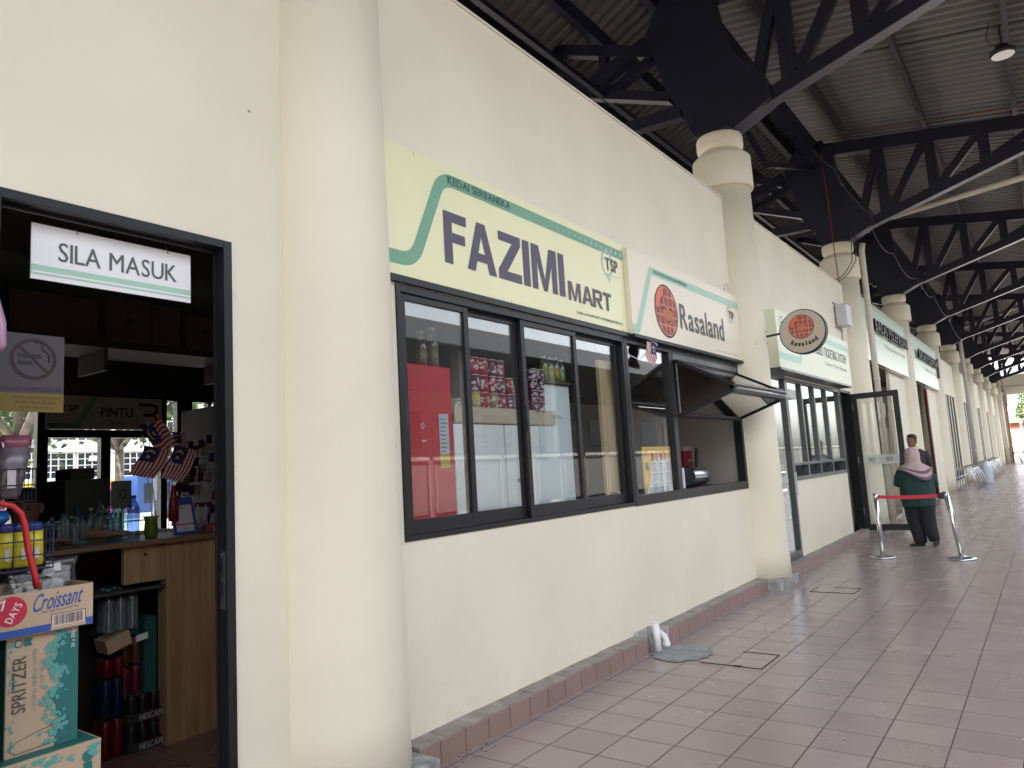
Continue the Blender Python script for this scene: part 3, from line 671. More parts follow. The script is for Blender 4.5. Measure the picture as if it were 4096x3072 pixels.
def logo_tsp(x, y0, z0, w, parent, dark=DGREY):
    """ring with a green drop and the three letters"""
    m = MB(); c = (y0+w*.32, z0+w*.72); N = 40; r = w*.36
    for i in range(N):
        a0, a1 = 2*math.pi*i/N+.3, 2*math.pi*(i+1)/N+.3
        if i > 33: continue
        th = .10+.12*abs(math.sin(a0/2+1.2))
        m.add([(x, c[0]+r*math.cos(a), c[1]+r*math.sin(a)*1.2) for a in (a0, a1)]+[(x, c[0]+r*(1-th)*math.cos(a), c[1]+r*(1-th)*math.sin(a)*1.2) for a in (a1, a0)], [(0, 1, 2, 3)], 0)
    m.add([(x+.0005, c[0]-w*.1, c[1]-w*.42), (x+.0005, c[0]+w*.22, c[1]-w*.42), (x+.0005, c[0]+w*.1, c[1]-w*.62)], [(0, 1, 2)], 1)
    m.add([(x+.0005, c[0]-w*.3, c[1]+w*.05), (x+.0005, c[0]-w*.05, c[1]+w*.12), (x+.0005, c[0]-w*.1, c[1]+w*.2)], [(0, 1, 2)], 1)
    m.add([(x+.0006, c[0]-w*.1, c[1]-w*.36), (x+.0006, c[0]+w*.75, c[1]-w*.36), (x+.0006, c[0]+w*.75, c[1]-w*.385), (x+.0006, c[0]-w*.1, c[1]-w*.385)], [(0, 3, 2, 1)], 1)
    text(m, 'TSP', (x+.001, c[0]-w*.12, c[1]-w*.24), (0, w*.80, 0), (0, 0, w*.42), .035, 2)
    return m.build('emblem', [mat('ring grey', (.40, .46, .44), .5), TEAL3, dark], parent, merge=False)
def dashes(x, p, q, n, s0, s1, parent):
    m = MB(); p, q = Vector(p), Vector(q)
    for i in range(n):
        c = p.lerp(q, i/(n-1)); s = s0+(s1-s0)*i/(n-1); m.add([(x, c.x-s*.4, c.y-s), (x, c.x+s*.4, c.y-s), (x, c.x+s*.4, c.y+s), (x, c.x-s*.4, c.y+s)], [(0, 1, 2, 3)])
    return m.build('dashes', WHITE, parent, merge=False)

s1 = thing('signboard', 'large pale lime shop sign reading FAZIMI MART above the sliding windows', 'sign', (0, 4.2, 2.61), 'shop signboards')
B(.001, .014, 2.70, 5.585, 2.615, 3.405).build('panel', SIGNY, s1)
B(.001, .030, 2.72, 5.60, 2.575, 2.614).build('sill_rail', FRAME, s1)
pts = rounded([(2.70, 2.722), (2.965, 2.722), (3.235, 3.312), (5.585, 3.300)], .11, 7)
polyline_band(pts, .082, .0155, TEAL, s1)
wtext('lettering', 'KEDAI SERBANEKA', .0168, 3.293, 3.948, 3.288, 3.342, TEALD, s1, .03)
block(MB(), 'FAZIMI', (.0168, 3.235, 2.772), (0, 1.368, 0), (0, 0, .332)).build('lettering', NAVYT, s1, merge=False)
block(MB(), 'MART', (.0168, 4.645, 2.760), (0, .68, 0), (0, 0, .152)).build('lettering', mat('sign grey letters', (.085, .08, .09), .5), s1, merge=False)
wtext('small_print', 'Dimiliki oleh: FAZIMI MART 202503128886(003728421-X)', .0168, 4.757, 5.491, 2.662, 2.69, TEALD, s1, .01)
m = MB()
for yy in (3.0, 3.9, 4.8, 5.5):
    for zz in (2.632, 3.39): m.cyl((.0142, yy, zz), (.0165, yy, zz), .004, n=8)
m.build('screws', GREYT, s1)
logo_tsp(.0165, 5.215, 2.99, .265, s1)
dashes(.0168, (4.55, 3.30), (5.55, 3.30), 13, .006, .016, s1)

s2 = thing('signboard', 'white waffle shop sign reading Rasaland beside the lime sign', 'sign', (0, 7, 2.6), 'shop signboards')
B(.001, .06, 5.60, 8.40, 2.605, 3.375).build('panel', SIGNW, s2, bevel=.002)
B(.001, .075, 5.60, 8.40, 2.575, 2.604).build('sill_rail', FRAME, s2)
pts = rounded([(5.60, 2.655), (5.70, 2.655), (6.035, 3.245), (8.40, 3.255)], .02, 3)
polyline_band(pts, .075, .0615, TEAL2, s2)
wtext('lettering', 'KEDAI MAKANAN DAN MINUMAN', .0625, 6.10, 6.87, 3.230, 3.268, TEALD, s2, .02)
dashes(.0625, (7.45, 3.253), (8.36, 3.256), 14, .008, .018, s2)
def waffle(O, U, V, r, parent):
    """waffle emblem in the plane O + U*a + V*b"""
    O, U, V = Vector(O), Vector(U), Vector(V); N = U.cross(V).normalized()
    def P(a, b, h=0): return O+U*(a*r)+V*(b*r)+N*h
    W = [mat('waffle outline', (.04, .025, .02), .6), mat('waffle dark', (.33, .075, .05), .6), mat('waffle grid', (.60, .27, .21), .6), mat('waffle face', (.50, .17, .07), .6), mat('syrup', (.68, .14, .06), .5)]
    m = MB(); C = lambda rr, h, n=48, ca=0, cb=0: [P(ca+rr*math.cos(2*math.pi*i/n), cb+rr*math.sin(2*math.pi*i/n), h) for i in range(n)]
    m.add(C(1, .0), [list(range(48))], 0); m.add(C(.93, .0006), [list(range(48))], 2)
    q = .37
    for i in range(-3, 4):
        for j in range(-3, 4):
            a0, a1, b0, b1 = i*q-q*.42, i*q+q*.42, j*q-q*.42, j*q+q*.42
            cl = lambda a_, b_: (a_, b_) if a_*a_+b_*b_ < .8 else (a_*(.8/(a_*a_+b_*b_))**.5, b_*(.8/(a_*a_+b_*b_))**.5)
            if (i*q)**2+(j*q)**2 < .86:
                m.add([P(*cl(a0, b0), .0012), P(*cl(a1, b0), .0012), P(*cl(a1, b1), .0012), P(*cl(a0, b1), .0012)], [(0, 1, 2, 3)], 1)
            if 0: m.add([P(a0, b0, .0012), P(a1, b0, .0012), P(a1, b1, .0012), P(a0, b1, .0012)], [(0, 1, 2, 3)], 1)
    m.add([P(.05+.42*math.cos(2*math.pi*i/30), -.15+.36*math.sin(2*math.pi*i/30), .0018) for i in range(30)], [list(range(30))], 3)
    sy = [(-.25, .92), (-.15, .80), (-.20, .55), (-.45, .38), (-.55, .12), (-.68, -.05), (-.82, .05), (-.92, .25), (-.75, .60), (-.5, .84)]
    m.add([P(a, b, .002) for a, b in sy], [list(range(len(sy)))[::-1]], 4)
    def stroke(pts, w=.05):
        for i in range(len(pts)-1):
            a, b = Vector(pts[i]), Vector(pts[i+1]); d = (b-a); n = Vector((-d.y, d.x)).normalized()*w/2; e = d.normalized()*w*.2
            qd = [a-n-e, b-n+e, b+n+e, a+n-e]; m.add([P(c.x, c.y, .0026) for c in qd], [(0, 1, 2, 3)], 0)
    arc = lambda ca, cb, ra, rb, t0, t1, n=8: [(ca+ra*math.cos(R(t0+(t1-t0)*i/n)), cb+rb*math.sin(R(t0+(t1-t0)*i/n))) for i in range(n+1)]
    stroke(arc(-.22, -.02, .13, .14, 20, 160)); stroke(arc(.34, .0, .13, .14, 20, 160)); stroke(arc(.06, -.17, .26, .24, 200, 340)); stroke(sy[1:7], .04)
    return m.build('emblem', W, parent, merge=False)
waffle((.062, 6.328, 2.905), (0, 1, 0), (0, 0, 1), .258, s2)
wtext('lettering', 'Rasaland', .0625, 6.63, 7.82, 2.775, 3.03, DGREY, s2, .022)
logo_tsp(.0625, 7.98, 2.97, .21, s2)
wtext('small_print', 'Dimiliki oleh: Rasaland Enterprise 003312684', .0625, 7.53, 8.206, 2.640, 2.66, GREYT, s2)
wb = MB(); wb.tube([(.03, 8.05, 3.375), (.04, 8.06, 3.47), (.045, 8.12, 3.50), (.04, 8.16, 3.46), (.03, 8.17, 3.375)], .004, 6); wb.build('wire_loop', GREYT, s2)

s3 = thing('signboard', 'mint white sign reading CENTRALISED TICKETING SYSTEM partly behind the round sign', 'sign', (0, 12, 2.6), 'shop signboards')
B(.001, .20, 9.35, 13.45, 2.60, 3.36).build('panel', SIGNM, s3, bevel=.002)
B(.001, .21, 9.35, 13.45, 2.57, 2.599).build('sill_rail', FRAMEG, s3)
pts = rounded([(9.36, 2.76), (10.35, 2.76), (10.55, 3.22), (13.44, 3.22)], .05, 4); polyline_band(pts, .09, .2015, TEAL3, s3)
wtext('lettering', 'CENTRALISED TICKETING SYSTEM', .2025, 10.62, 13.2, 2.95, 3.10, DGREY, s3, .01)
wtext('lettering', 'Kaunter Tiket Berpusat', .2025, 11.75, 13.2, 2.80, 2.88, GREYT, s3)
logo_tsp(.2025, 9.5, 2.95, .3, s3)
def gate_sign(y0, y1, label, endbar):
    s = thing('entrance_sign', label, 'sign', (0, (y0+y1)/2, 3.3), 'hall entrance signs')
    B(.001, .13, y0, y1, 3.29, 4.55).build('panel', SIGNG, s, bevel=.004); B(.0, .135, y0, y1, 3.27, 3.289).build('edge_trim', CHROME2, s)
    pts = [(y0+.05, 3.75), (y0+.35, 4.36), (y1-.05, 4.36)]; polyline_band(pts, .16, .132, mat('band grey green', (.36, .50, .45), .4), s)
    o = wtext('lettering', 'BALAI PELEPASAN', .175, y0+1.0, y1-.25, 3.93, 4.18, BLACK, s, .035, depth=.04)
    wtext('lettering', 'Departure Hall', .133, y0+2.4, y1-.35, 3.68, 3.80, GREYT, s)
    if endbar: 
        m = MB()
        for i in range(8):
            a = i/8*1.2; m.box(.14, .19, y1-.20+.10*math.sin(a*1.3), y1-.08+.10*math.sin(a*1.3), 3.65+.08*i, 3.73+.08*i)
        m.build('end_bar', BLACK, s)
    else: B(.14, .18, y0+.62, y0+.9, 3.93, 4.22).build('end_bar', mat('dark green', (.01, .05, .035), .4), s)
gate_sign(15.32, 20.75, 'grey green entrance sign with raised black letters between the third and fourth columns', False)
gate_sign(21.5, 27.05, 'farther grey green entrance sign with raised black letters and a black end bar', True)
# projecting round sign
rs = thing('round_sign', 'round projecting waffle shop sign on a black arm fixed to the second column', 'sign', (.24, 8.75, 2.9))
Y0 = 8.72; cx, cz, rr_ = .68, 2.895, .262
m = MB(); m.cyl((cx, Y0-.05, cz), (cx, Y0+.05, cz), rr_, n=64); m.build('case', BLACK, rs, bevel=.004)
m = MB(); m.cyl((cx, Y0-.055, cz), (cx, Y0-.051, cz), rr_-.012, n=64); m.build('rim_face', mat('sign rim grey', (.42, .46, .42), .4), rs)
m = MB(); m.cyl((cx, Y0-.058, cz), (cx, Y0-.055, cz), rr_-.026, n=64); m.build('face', mat('sign tan face', (.50, .42, .32), .45), rs)
waffle((cx-.005, Y0-.0585, cz+.055), (1, 0, 0), (0, 0, 1), .142, rs)
m = MB(); s = 'Rasaland'; n = len(s)
for i, ch in enumerate(s):
    a = -math.pi/2+.06+(i-(n-1)/2)*.150; rc = .27; px, pz = cx+rc*math.cos(a), cz+.115+rc*math.sin(a)
    u = Vector((-math.sin(a), 0, math.cos(a))); v = Vector((-math.cos(a), 0, -math.sin(a))); h = .054 if ch in 'Rld' else .039; w = .034 if ch != 'l' else .014
    text(m, ch, Vector((px, Y0-.0595, pz))-u*w/2-v*.018, u*w, v*h, .06)
m.build('lettering', BLACK, rs, merge=False)
m = MB(); m.beam((.235, Y0, cz+.01), (cx-rr_+.01, Y0, cz+.02), .03, .022); m.box(.225, .245, Y0-.035, Y0+.035, cz-.09, cz+.09)
for zz in (-.07, .07): m.cyl((.245, Y0-.012, cz+zz), (.262, Y0-.012, cz+zz), .009, n=8)
m.build('arm', BLACK, rs)
m = MB(); m.tube([(.062, 8.36, 2.80), (.20, 8.45, 2.795), (.235, 8.62, 2.80), (.243, 8.69, 2.81)], .005, 6); m.build('cable', BLACK, rs)

# grey connection box at third column
eb = thing('connection_box', 'pale grey metal box with conduit mounted on the wall beside the third column', 'box', (.05, 13.75, 3.75))
MB().box(.02, .20, 13.70, 14.12, 3.72, 4.10).build('case', mat('box grey', (.55, .56, .60), .4), eb, bevel=.01)
m = MB(); m.box(.001, .02, 13.62, 14.2, 3.68, 3.70); m.box(.001, .02, 13.62, 14.2, 4.12, 4.14); m.tube([(.02, 14.05, 3.72), (.02, 14.08, 3.38)], .012, 6); m.build('bracket', GREYT, eb)
# downpipes and cables
def pipe(name, label, pts, r, m, extra=True):
    t = thing(name, label, 'pipe', (pts[0][0], pts[0][1], 0), 'downpipes beside the columns')
    MB().tube(pts, r, 14).build('tube', m, t)
    c = MB()
    for z in (1.2, 2.8, 4.2): c.cyl((pts[0][0], pts[0][1], z), (pts[0][0], pts[0][1], z+.05), r+.007, n=14)
    c.build('clamp', m, t)
PIPEM = mat('pvc cream', (.62, .58, .50), .4); PIPEG = mat('pvc grey', (.45, .46, .47), .4)
pipe('downpipe', 'cream downpipe rising behind the third column up to the truss', [(.30, 15.24, 0), (.30, 15.24, 5.35), (.34, 15.2, 5.5)], .055, PIPEM)
pipe('downpipe', 'grey downpipe beside the sixth column turning up to the roof', [(.36, 33.95, 0), (.36, 33.95, 6.0), (.45, 33.95, 6.15), (2.8, 33.9, 6.75)], .07, PIPEG)
pipe('downpipe', 'pale downpipe at the far end before the tan wall', [(.36, 59.3, 0), (.36, 59.3, 6.2)], .09, PIPEM)
pipe('downpipe', 'thick white downpipe standing against the far cross beam', [(.25, 61.9, 0), (.25, 61.9, 5.0)], .12, WHITEP)
cp = thing('conduit_pipe', 'long dusty pale pipe slung under the roof sheets', 'pipe', (1.6, 15.6, 6.0))
MB().tube([(.55, 15.6, 5.97), (.83, 15.6, 6.0), (2.97, 15.6, 6.17), (4.4, 15.6, 6.29)], .058, 14).build('tube', mat('dusty pvc', (.48, .43, .36), .6, var=.2, vscale=4), cp)
oc = MB().tube([(.2, 14.6, 7.58), (1.6, 14.62, 7.33), (3.2, 14.62, 7.08), (4.3, 14.62, 6.9)], .012, 6).build('orange_conduit', mat('orange pvc', (.13, .05, .025), .5)); tag(oc, 'thin dull orange conduit running along the top of the truss over the third column', 'conduit')
rc = MB().tube([(-.05, 14.3, 7.2), (-.02, 14.35, 6.2), (.0, 14.3, 5.3), (.02, 14.28, 4.62)], .010, 6).build('red_cable', mat('red cable', (.22, .02, .015), .5)); tag(rc, 'thin red cable hanging down to the wall top near the third column', 'cable')
def cable(lbl, pts, r=.009, name='black_cable'):
    P = []; V = [Vector(p) for p in pts]
    for i in range(len(V)-1):
        for j in range(6):
            t = j/6; q = V[i].lerp(V[i+1], t); q.z -= .10*math.sin(math.pi*t)*(V[i+1]-V[i]).length; P.append(q)
    P.append(V[-1]); tag(MB().tube(P, r, 6).build(name, mat('cable grey', (.05, .05, .055), .5)), lbl, 'cable', 'cables under the roof')
cable('grey cable sagging across the third column head plate', [(-.3, 14.5, 7.55), (.1, 14.55, 6.9), (.4, 14.6, 6.2), (.62, 14.6, 5.9), (.66, 14.75, 5.75)])
cable('pair of black cables looping over the third column capital, outer one', [(.35, 14.55, 5.7), (.32, 14.45, 5.0), (.05, 14.2, 4.62)])
cable('pair of black cables looping over the third column capital, inner one', [(.28, 14.50, 5.6), (.26, 14.42, 5.0), (.03, 14.05, 4.62)])
cable('grey cable clipped in waves along the fourth truss foot', [(.5, 14.9, 5.8), (.3, 16.6, 6.2), (.4, 18.6, 6.0), (.55, 20.9, 5.8), (.62, 21.2, 5.7)])
cable('grey cable running on from the fourth to the fifth truss', [(.62, 21.2, 5.7), (.4, 23.0, 6.1), (.5, 25.0, 6.0), (.66, 27.4, 5.7)])
cable('grey cable running on from the fifth to the sixth truss', [(.66, 27.4, 5.7), (.4, 29.5, 6.0), (.62, 33.5, 5.7)])
cable('black cable hanging in waves from the last truss in front of the cross beam', [(.42, 60.5, 6.3), (.55, 60.5, 5.6), (.5, 60.5, 5.2), (.7, 60.5, 4.6), (.66, 60.5, 4.0)], .03)
# high-bay lamps
LENS = mat('lamp lens', (.85, .85, .85), .5)
def lamp(x, y, z, lbl):
    t = thing('high_bay_lamp', lbl, 'lamp', (x, y, z), 'round lamps under the roof')
    m = MB(); m.lathe((x, y, z), [(.145, -.02), (.16, 0), (.16, .035), (.09, .06), (.085, .12), (.06, .125)], 32); m.build('housing', BLACK, t)
    m = MB(); m.lathe((x, y, z-.028), [(.13, 0), (.138, .008), (.138, .02)], 32); m.build('lens', LENS, t)
    m = MB(); m.tube([(x, y, z+.12), (x, y, RZ(x)-.19)], .012, 6); m.tube([(x, y, z+.13), (x-.12, y-.02, z+.16), (x-.16, y-.02, z+.3), (x-.10, y, RZ(x)-.08)], .006, 6); m.build('hanger', BLACK, t)
lamp(2.93, 11.75, 6.80, 'round black high bay lamp with a pale lens at the top right')
lamp(.55, 45.2, 6.45, 'farther round lamp hanging in the row of trusses'); lamp(.62, 51.5, 6.35, 'farthest round lamp in front of the open sky')

# ------------------------------------------------------------------ walkway things
hm = mat('hatch gap', (.03, .02, .018), .9)
def hatch(x0, x1, y0, y1, lbl, missing):
    t = thing('floor_hatch', lbl, 'hatch', (x0, y0, 0), 'tiled access hatches in the walkway floor')
    m = MB(); g_ = .007
    m.box(x0, x1, y0, y0+g_*1.6, 0.001, .004); m.box(x1-g_, x1, y0+g_*1.6, y1-g_, 0.001, .004); m.box(x0+(x1-x0)*.4, x1, y1-g_, y1, 0.001, .004)
    if not missing: m.box(x0, x0+g_, y0+g_*1.6, y1, .001, .004)
    m.box(x0+(x1-x0)*.55, x0+(x1-x0)*.68, y0-.006, y0+.02, .0045, .006)
    m.build('seam', hm, t)
hatch(.565, 1.025, 5.24, 5.66, 'tiled hatch with dark seams beside the grey cement patch', True); hatch(.55, 1.0, 8.34, 8.68, 'smaller tiled hatch in front of the second column', False)
# cement patch: irregular thin spread
m = MB(); rr = random.Random(8); ring = []
for i in range(40):
    a = 2*math.pi*i/40; k = 1+rr.uniform(-.12, .12); ring.append((.34+.22*math.cos(a)*k, 5.44+.27*math.sin(a)*k, .0055))
m.add(ring+[(.34, 5.44, .008)], [(i, (i+1) % 40, 40) for i in range(40)]); tag(m.build('cement_patch', mat('patch cement', (.27, .28, .29), .7, var=.35, vscale=9)), 'grey cement patch smeared on the tiles around the drain pipes', 'patch')
dp = thing('drain_pipe', 'short white plastic pipes coming out of a broken gap in the plinth', 'pipe', (.14, 5.5, 0))
m = MB(); m.cyl((.15, 5.42, 0), (.13, 5.44, .215), .027, n=16); m.cyl((.13, 5.44, .2155), (.13, 5.44, .222), .031, n=16); m.build('tube', WHITEP, dp)
m = MB(); m.cyl((.105, 5.375, 0), (.09, 5.39, .19), .013, n=10); m.build('tube', mat('dull grey pvc', (.20, .21, .20), .5), dp)
m = MB(); m.tube([(.03, 5.57, .11), (.09, 5.575, .105), (.13, 5.58, .08), (.145, 5.58, .04), (.145, 5.58, 0)], .027, 14); m.cyl((.145, 5.58, .0), (.145, 5.58, .035), .032, n=14); m.build('elbow', WHITEP, dp)
m = MB(); m.box(.001, .012, 5.31, 5.72, 0, .15); m.prism([(.001, 5.66), (.11, 5.70), (.11, 5.72), (.001, 5.72)], 2, 0, .128); m.prism([(.001, 5.31), (.10, 5.31), (.11, 5.325), (.001, 5.36)], 2, 0, .128); m.build('rough_gap', mat('rough mortar', (.45, .44, .43), .9, bump=.6, bscale=50, var=.3, vscale=20), dp)
# small litter on the floor
m = MB(); rr = random.Random(5)
for i in range(26):
    x, y = rr.uniform(.13, .22), rr.uniform(2.8, 3.25); s_ = rr.uniform(.004, .014); m.add([(x, y, .003), (x+s_, y+s_*.3, .004), (x+s_*.7, y+s_, .008), (x-s_*.2, y+s_*.6, .003)], [(0, 1, 2, 3)])
for i in range(30):
    x, y = rr.uniform(.3, 2.2), rr.uniform(3, 8); s_ = rr.uniform(.003, .006); m.add([(x, y, .003), (x+s_, y, .003), (x+s_, y+s_, .006)], [(0, 1, 2)])
o = m.build('litter', mat('grit', (.08, .06, .045), .9)); tag(o, 'dark grit and crumbs scattered on the tiles by the plinth', 'grit', kind='stuff')

# queue barrier posts
def barrier(x, y, tx, lbl):
    t = thing('barrier_post', lbl, 'barrier post', (x, y, 0), 'queue barrier posts')
    top = Vector((x+tx, y, .875))
    m = MB(); m.lathe((x, y, 0), [(.162, .0), (.165, .012), (.160, .024), (.10, .034), (.04, .040), (.034, .055)], 40); m.build('base', CHROME2, t)
    m = MB(); m.cyl((x, y, .03), top, .0315, n=24); m.build('pole', CHROME, t)
    m = MB(); m.cyl(top-Vector((0, 0, .085)), top+Vector((0, 0, -.0)), .0325, n=24); m.cyl(top, top+Vector((0, 0, .012)), .036, n=24); m.build('head', CHROME2, t)
    return t, top
b1, tp1 = barrier(.79, 11.2, -.008, 'left steel barrier post standing upright in front of the open glass door')
b2, tp2 = barrier(1.73, 11.2, -.095, 'right steel barrier post leaning to the left, holding the red belt cassette')
m = MB(); z = .86; n = 14
for i in range(n+1):
    t = i/n; x = tp1.x+.03+(tp2.x-.055-tp1.x-.03)*t; zz = z-.012*math.sin(math.pi*t)-.004; 
    m.v += [(x, 11.197, zz), (x, 11.197, zz-.048), (x, 11.199, zz), (x, 11.199, zz-.048)]
for i in range(n): a = i*4; m.f += [[a, a+1, a+5, a+4], [a+2, a+6, a+7, a+3], [a, a+4, a+6, a+2], [a+1, a+3, a+7, a+5]]; m.mi += [0]*4; m.sm += [False]*4
m.build('belt', RED, b2)
m = MB(); m.box(tp2.x-.09, tp2.x-.03, 11.17, 11.23, .79, .872); m.build('cassette', BLACK, b2, bevel=.006)

# curved steel benches
def bench(y0, y1, n, lbl):
    t = thing('curved_bench', lbl, 'bench', (.5, y0, 0), 'curved stainless steel benches')
    arc = [(.20, .0), (.20, .55), (.22, .66), (.29, .73), (.40, .745), (.52, .69), (.62, .58), (.70, .42), (.75, .22), (.77, 0)]
    for i in range(n):
        y = y0+(y1-y0)*i/(n-1); MB().tube([(a, y, b) for a, b in arc], .017, 8).build('rib', CHROME2, t)
    for a, b in ((.24, .70), (.58, .635), (.20, .40)): MB().tube([(a, y0-.02, b+.01), (a, y1+.02, b+.01)], .022, 8).build('rail', CHROME2, t)
bench(27.9, 31.4, 5, 'nearest curved tubular steel bench beside the fifth column'); bench(33.7, 38.9, 6, 'middle curved tubular steel bench behind the pale bin'); bench(39.7, 45.0, 5, 'farthest curved tubular steel bench by the wall')
bn = thing('water_barrel', 'pale blue white plastic barrel standing between the steel benches', 'barrel', (.74, 32.5, 0))
m = MB(); m.lathe((.74, 32.5, 0), [(.19, 0), (.20, .03), (.205, .58), (.19, .66), (.10, .74), (.09, .77), (.08, .80)], 28); m.build('body', mat('pale blue plastic', (.52, .60, .68), .35), bn)
m = MB(); m.lathe((.74, 32.5, .80), [(.085, 0), (.085, .035)], 20); m.build('lid', WHITEP, bn)

# ------------------------------------------------------------------ shared small builders
def flag(name, O, U, V, parent, wave=.012, nrm=None, lab=None):
    """striped flag with a blue canton, crescent and star; O top hoist corner, U along the fly, V downwards"""
    O, U, V = Vector(O), Vector(U), Vector(V); N = U.cross(V).normalized(); nx, ny = 40, 28; m = MB()
    for j in range(ny+1):
        for i in range(nx+1):
            a, b = i/nx, j/ny; m.v.append(tuple(O+U*a+V*b+N*(wave*math.sin(a*9+b*2.5)*(a+.15))+V*(.05*math.sin(a*5))))
    for j in range(ny):
        for i in range(nx):
            a, b = (i+.5)/nx, (j+.5)/ny; mi = int(b*14) % 2
            if a < .5 and b < 8/14:
                mi = 2; dx, dy = (a-.2)*1.9, b-.285
                if math.hypot(dx, dy) < .17 and math.hypot(dx-.06, dy) > .13: mi = 3
                if math.hypot((a-.34)*1.9, dy) < .075: mi = 3
            k = j*(nx+1)+i; m.f.append([k, k+1, k+nx+2, k+nx+1]); m.mi.append(mi); m.sm.append(True)
    return m.build(name, [mat('flag red', (.42, .02, .03), .7), mat('flag white', (.7, .68, .66), .7), mat('flag blue', (.01, .02, .16), .7), mat('flag yellow', (.75, .6, .05), .7)], parent, merge=False)
def bottle(x, y, z, h=.2, r=.032, m=None, cap=None, parent=None):
    b = MB(); b.lathe((x, y, z), [(r*.9, 0), (r, .01), (r, h*.35), (r*.93, h*.4), (r, h*.45), (r, h*.68), (r*.75, h*.8), (r*.36, h*.88), (r*.36, h*.93)], 12); o = b.build('body', m, parent)
    c = MB(); c.lathe((x, y, z+h*.93), [(r*.42, 0), (r*.42, h*.07)], 12); c.build('cap', cap, parent); return o
def can(mb, x, y, z, h=.12, r=.031, mi=0, mt=1):
    mb.lathe((x, y, z), [(r*.8, 0), (r, .008), (r, h-.012), (r*.82, h)], 14, mi); mb.lathe((x, y, z+h), [(r*.78, 0), (r*.78, .002)], 14, mt)

# ------------------------------------------------------------------ doorway goods
PET = glass_mat('pet bottle', (.55, .75, .8), base=.10, rough=.05, haze=.12)
sg = thing('hanging_sign', 'white hanging board reading SILA MASUK in the open doorway', 'sign', (-.1, 1.35, 2.4))
B(-.102, -.096, 1.048, 1.668, 2.295, 2.508).build('board', mat('acrylic white', (.80, .80, .80), .3), sg)
wtext('lettering', 'SILA MASUK', -.0945, 1.14, 1.605, 2.375, 2.450, mat('sign grey text', (.10, .10, .10), .5), sg, .008)
B(-.0955, -.0948, 1.048, 1.668, 2.328, 2.350).build('stripe', TEAL2, sg); B(-.0955, -.0948, 1.048, 1.668, 2.312, 2.320).build('stripe', TEAL2, sg)
for y in (1.20, 1.56):
    h = MB(); h.tube([(-.1, y, 2.555), (-.1, y-.004, 2.53), (-.1, y+.006, 2.515), (-.095, y+.006, 2.497), (-.103, y-.004, 2.49), (-.1, y-.008, 2.505), (-.1, y, 2.53)], .0022, 5); h.build('hook', BLACK, sg)

def carton(name, label, x0, x1, y0, y1, z0, z1, m=CARDL, grp=None):
    t = thing(name, label, 'box', ((x0+x1)/2, (y0+y1)/2, z0), grp); B(x0, x1, y0, y1, z0, z1).build('body', m, t, bevel=.003); return t
# lower mineral water carton
ca = carton('water_carton', 'lowest mineral water carton at the doorway, its dark name printed along the front', -.52, -.14, .78, 1.332, .05, .585, CARDL, 'mineral water cartons')
B(-.51, -.15, .79, 1.32, .5855, .5875).build('teal_top', SPTEAL, ca)
wtext('lettering', 'SPRITZER', -.1385, .985, 1.215, .44, .515, DGREY, ca, .02); wtext('small_print', 'MINERAL WATER', -.1385, 1.0, 1.215, .385, .405, GREYT, ca)
m = MB(); rr = random.Random(2)
for i in range(40):
    y = rr.uniform(1.0, 1.31); z = .56+rr.uniform(-.02, .015); s_ = rr.uniform(.005, .02); hx = -.1384+i*.00002; m.add([(hx, y, z), (hx, y+s_*2, z+s_*.3), (hx, y+s_, z-s_)], [(0, 1, 2)])
m.build('splash_print', SPTEAL2, ca, merge=False)
m = MB(); m.cyl((-.1388, 1.285, .535), (-.1382, 1.285, .535), .020, n=20); m.add([(-.138, 1.27, .515), (-.138, 1.30, .515), (-.138, 1.30, .47), (-.138, 1.285, .482), (-.138, 1.27, .47)], [(0, 1, 2, 3, 4)]); m.build('seal_print', SPTEAL, ca)
# upright carton printed sideways
cu = carton('water_carton', 'upright mineral water carton standing on end under the croissant tray', -.62, -.2, 1.036, 1.272, .588, 1.0, CARDL, 'mineral water cartons')
B(-.62, -.205, 1.0345, 1.0358, .589, .999).build('teal_side', SPTEAL, cu)
m = MB(); rr = random.Random(6); yb = lambda z: 1.20+.012*math.sin(z*40)+.008*math.sin(z*97)
pts = [(yb(.59+i*.0205), .59+i*.0205) for i in range(20)]
m.add([(-.1985, p[0], p[1]) for p in pts]+[(-.1985, 1.272, .98), (-.1985, 1.272, .59)], [list(range(22))]); m.build('teal_print', SPTEAL, cu, merge=False)
m = MB()
for i in range(170):
    z = rr.uniform(.6, .99); y = yb(z)+rr.gauss(-.008, .016); s_ = rr.uniform(.003, .010); k = 6
    hx = -.198+i*.00002
    m.add([(hx, y+s_*math.cos(2*math.pi*j/k)*rr.uniform(.6, 1.3), z+s_*math.sin(2*math.pi*j/k)*rr.uniform(.6, 1.5)) for j in range(k)], [list(range(k))])
for i in range(30):
    z = rr.uniform(.6, .97); y = 1.048+rr.gauss(0, .006); s_ = rr.uniform(.004, .012); hx = -.198+i*.00002; m.add([(hx, y, z), (hx, y+s_, z+s_*.5), (hx, y+s_*.3, z+s_*2)], [(0, 1, 2)])
m.build('splash_print', SPTEAL2, cu, merge=False)
tx = MB(); text(tx, 'SPRITZER', (-.1975, 1.099, .735), (0, 0, .195), (0, -.044, 0), .02); tx.build('lettering', DGREY, cu, merge=False)
tx = MB(); text(tx, 'NATURAL MINERAL WATER', (-.1975, 1.134, .735), (0, 0, .215), (0, -.015, 0)); text(tx, '天然矿泉水', (-.1975, 1.158, .80), (0, 0, .10), (0, -.014, 0)); tx.build('small_print', GREYT, cu, merge=False)
tx = MB(); text(tx, '24 x 550ml', (-.1965, 1.259, .945-.02), (0, 0, .07+.0), (0, -.013, 0), .012); tx.build('size_print', WHITE, cu, merge=False)
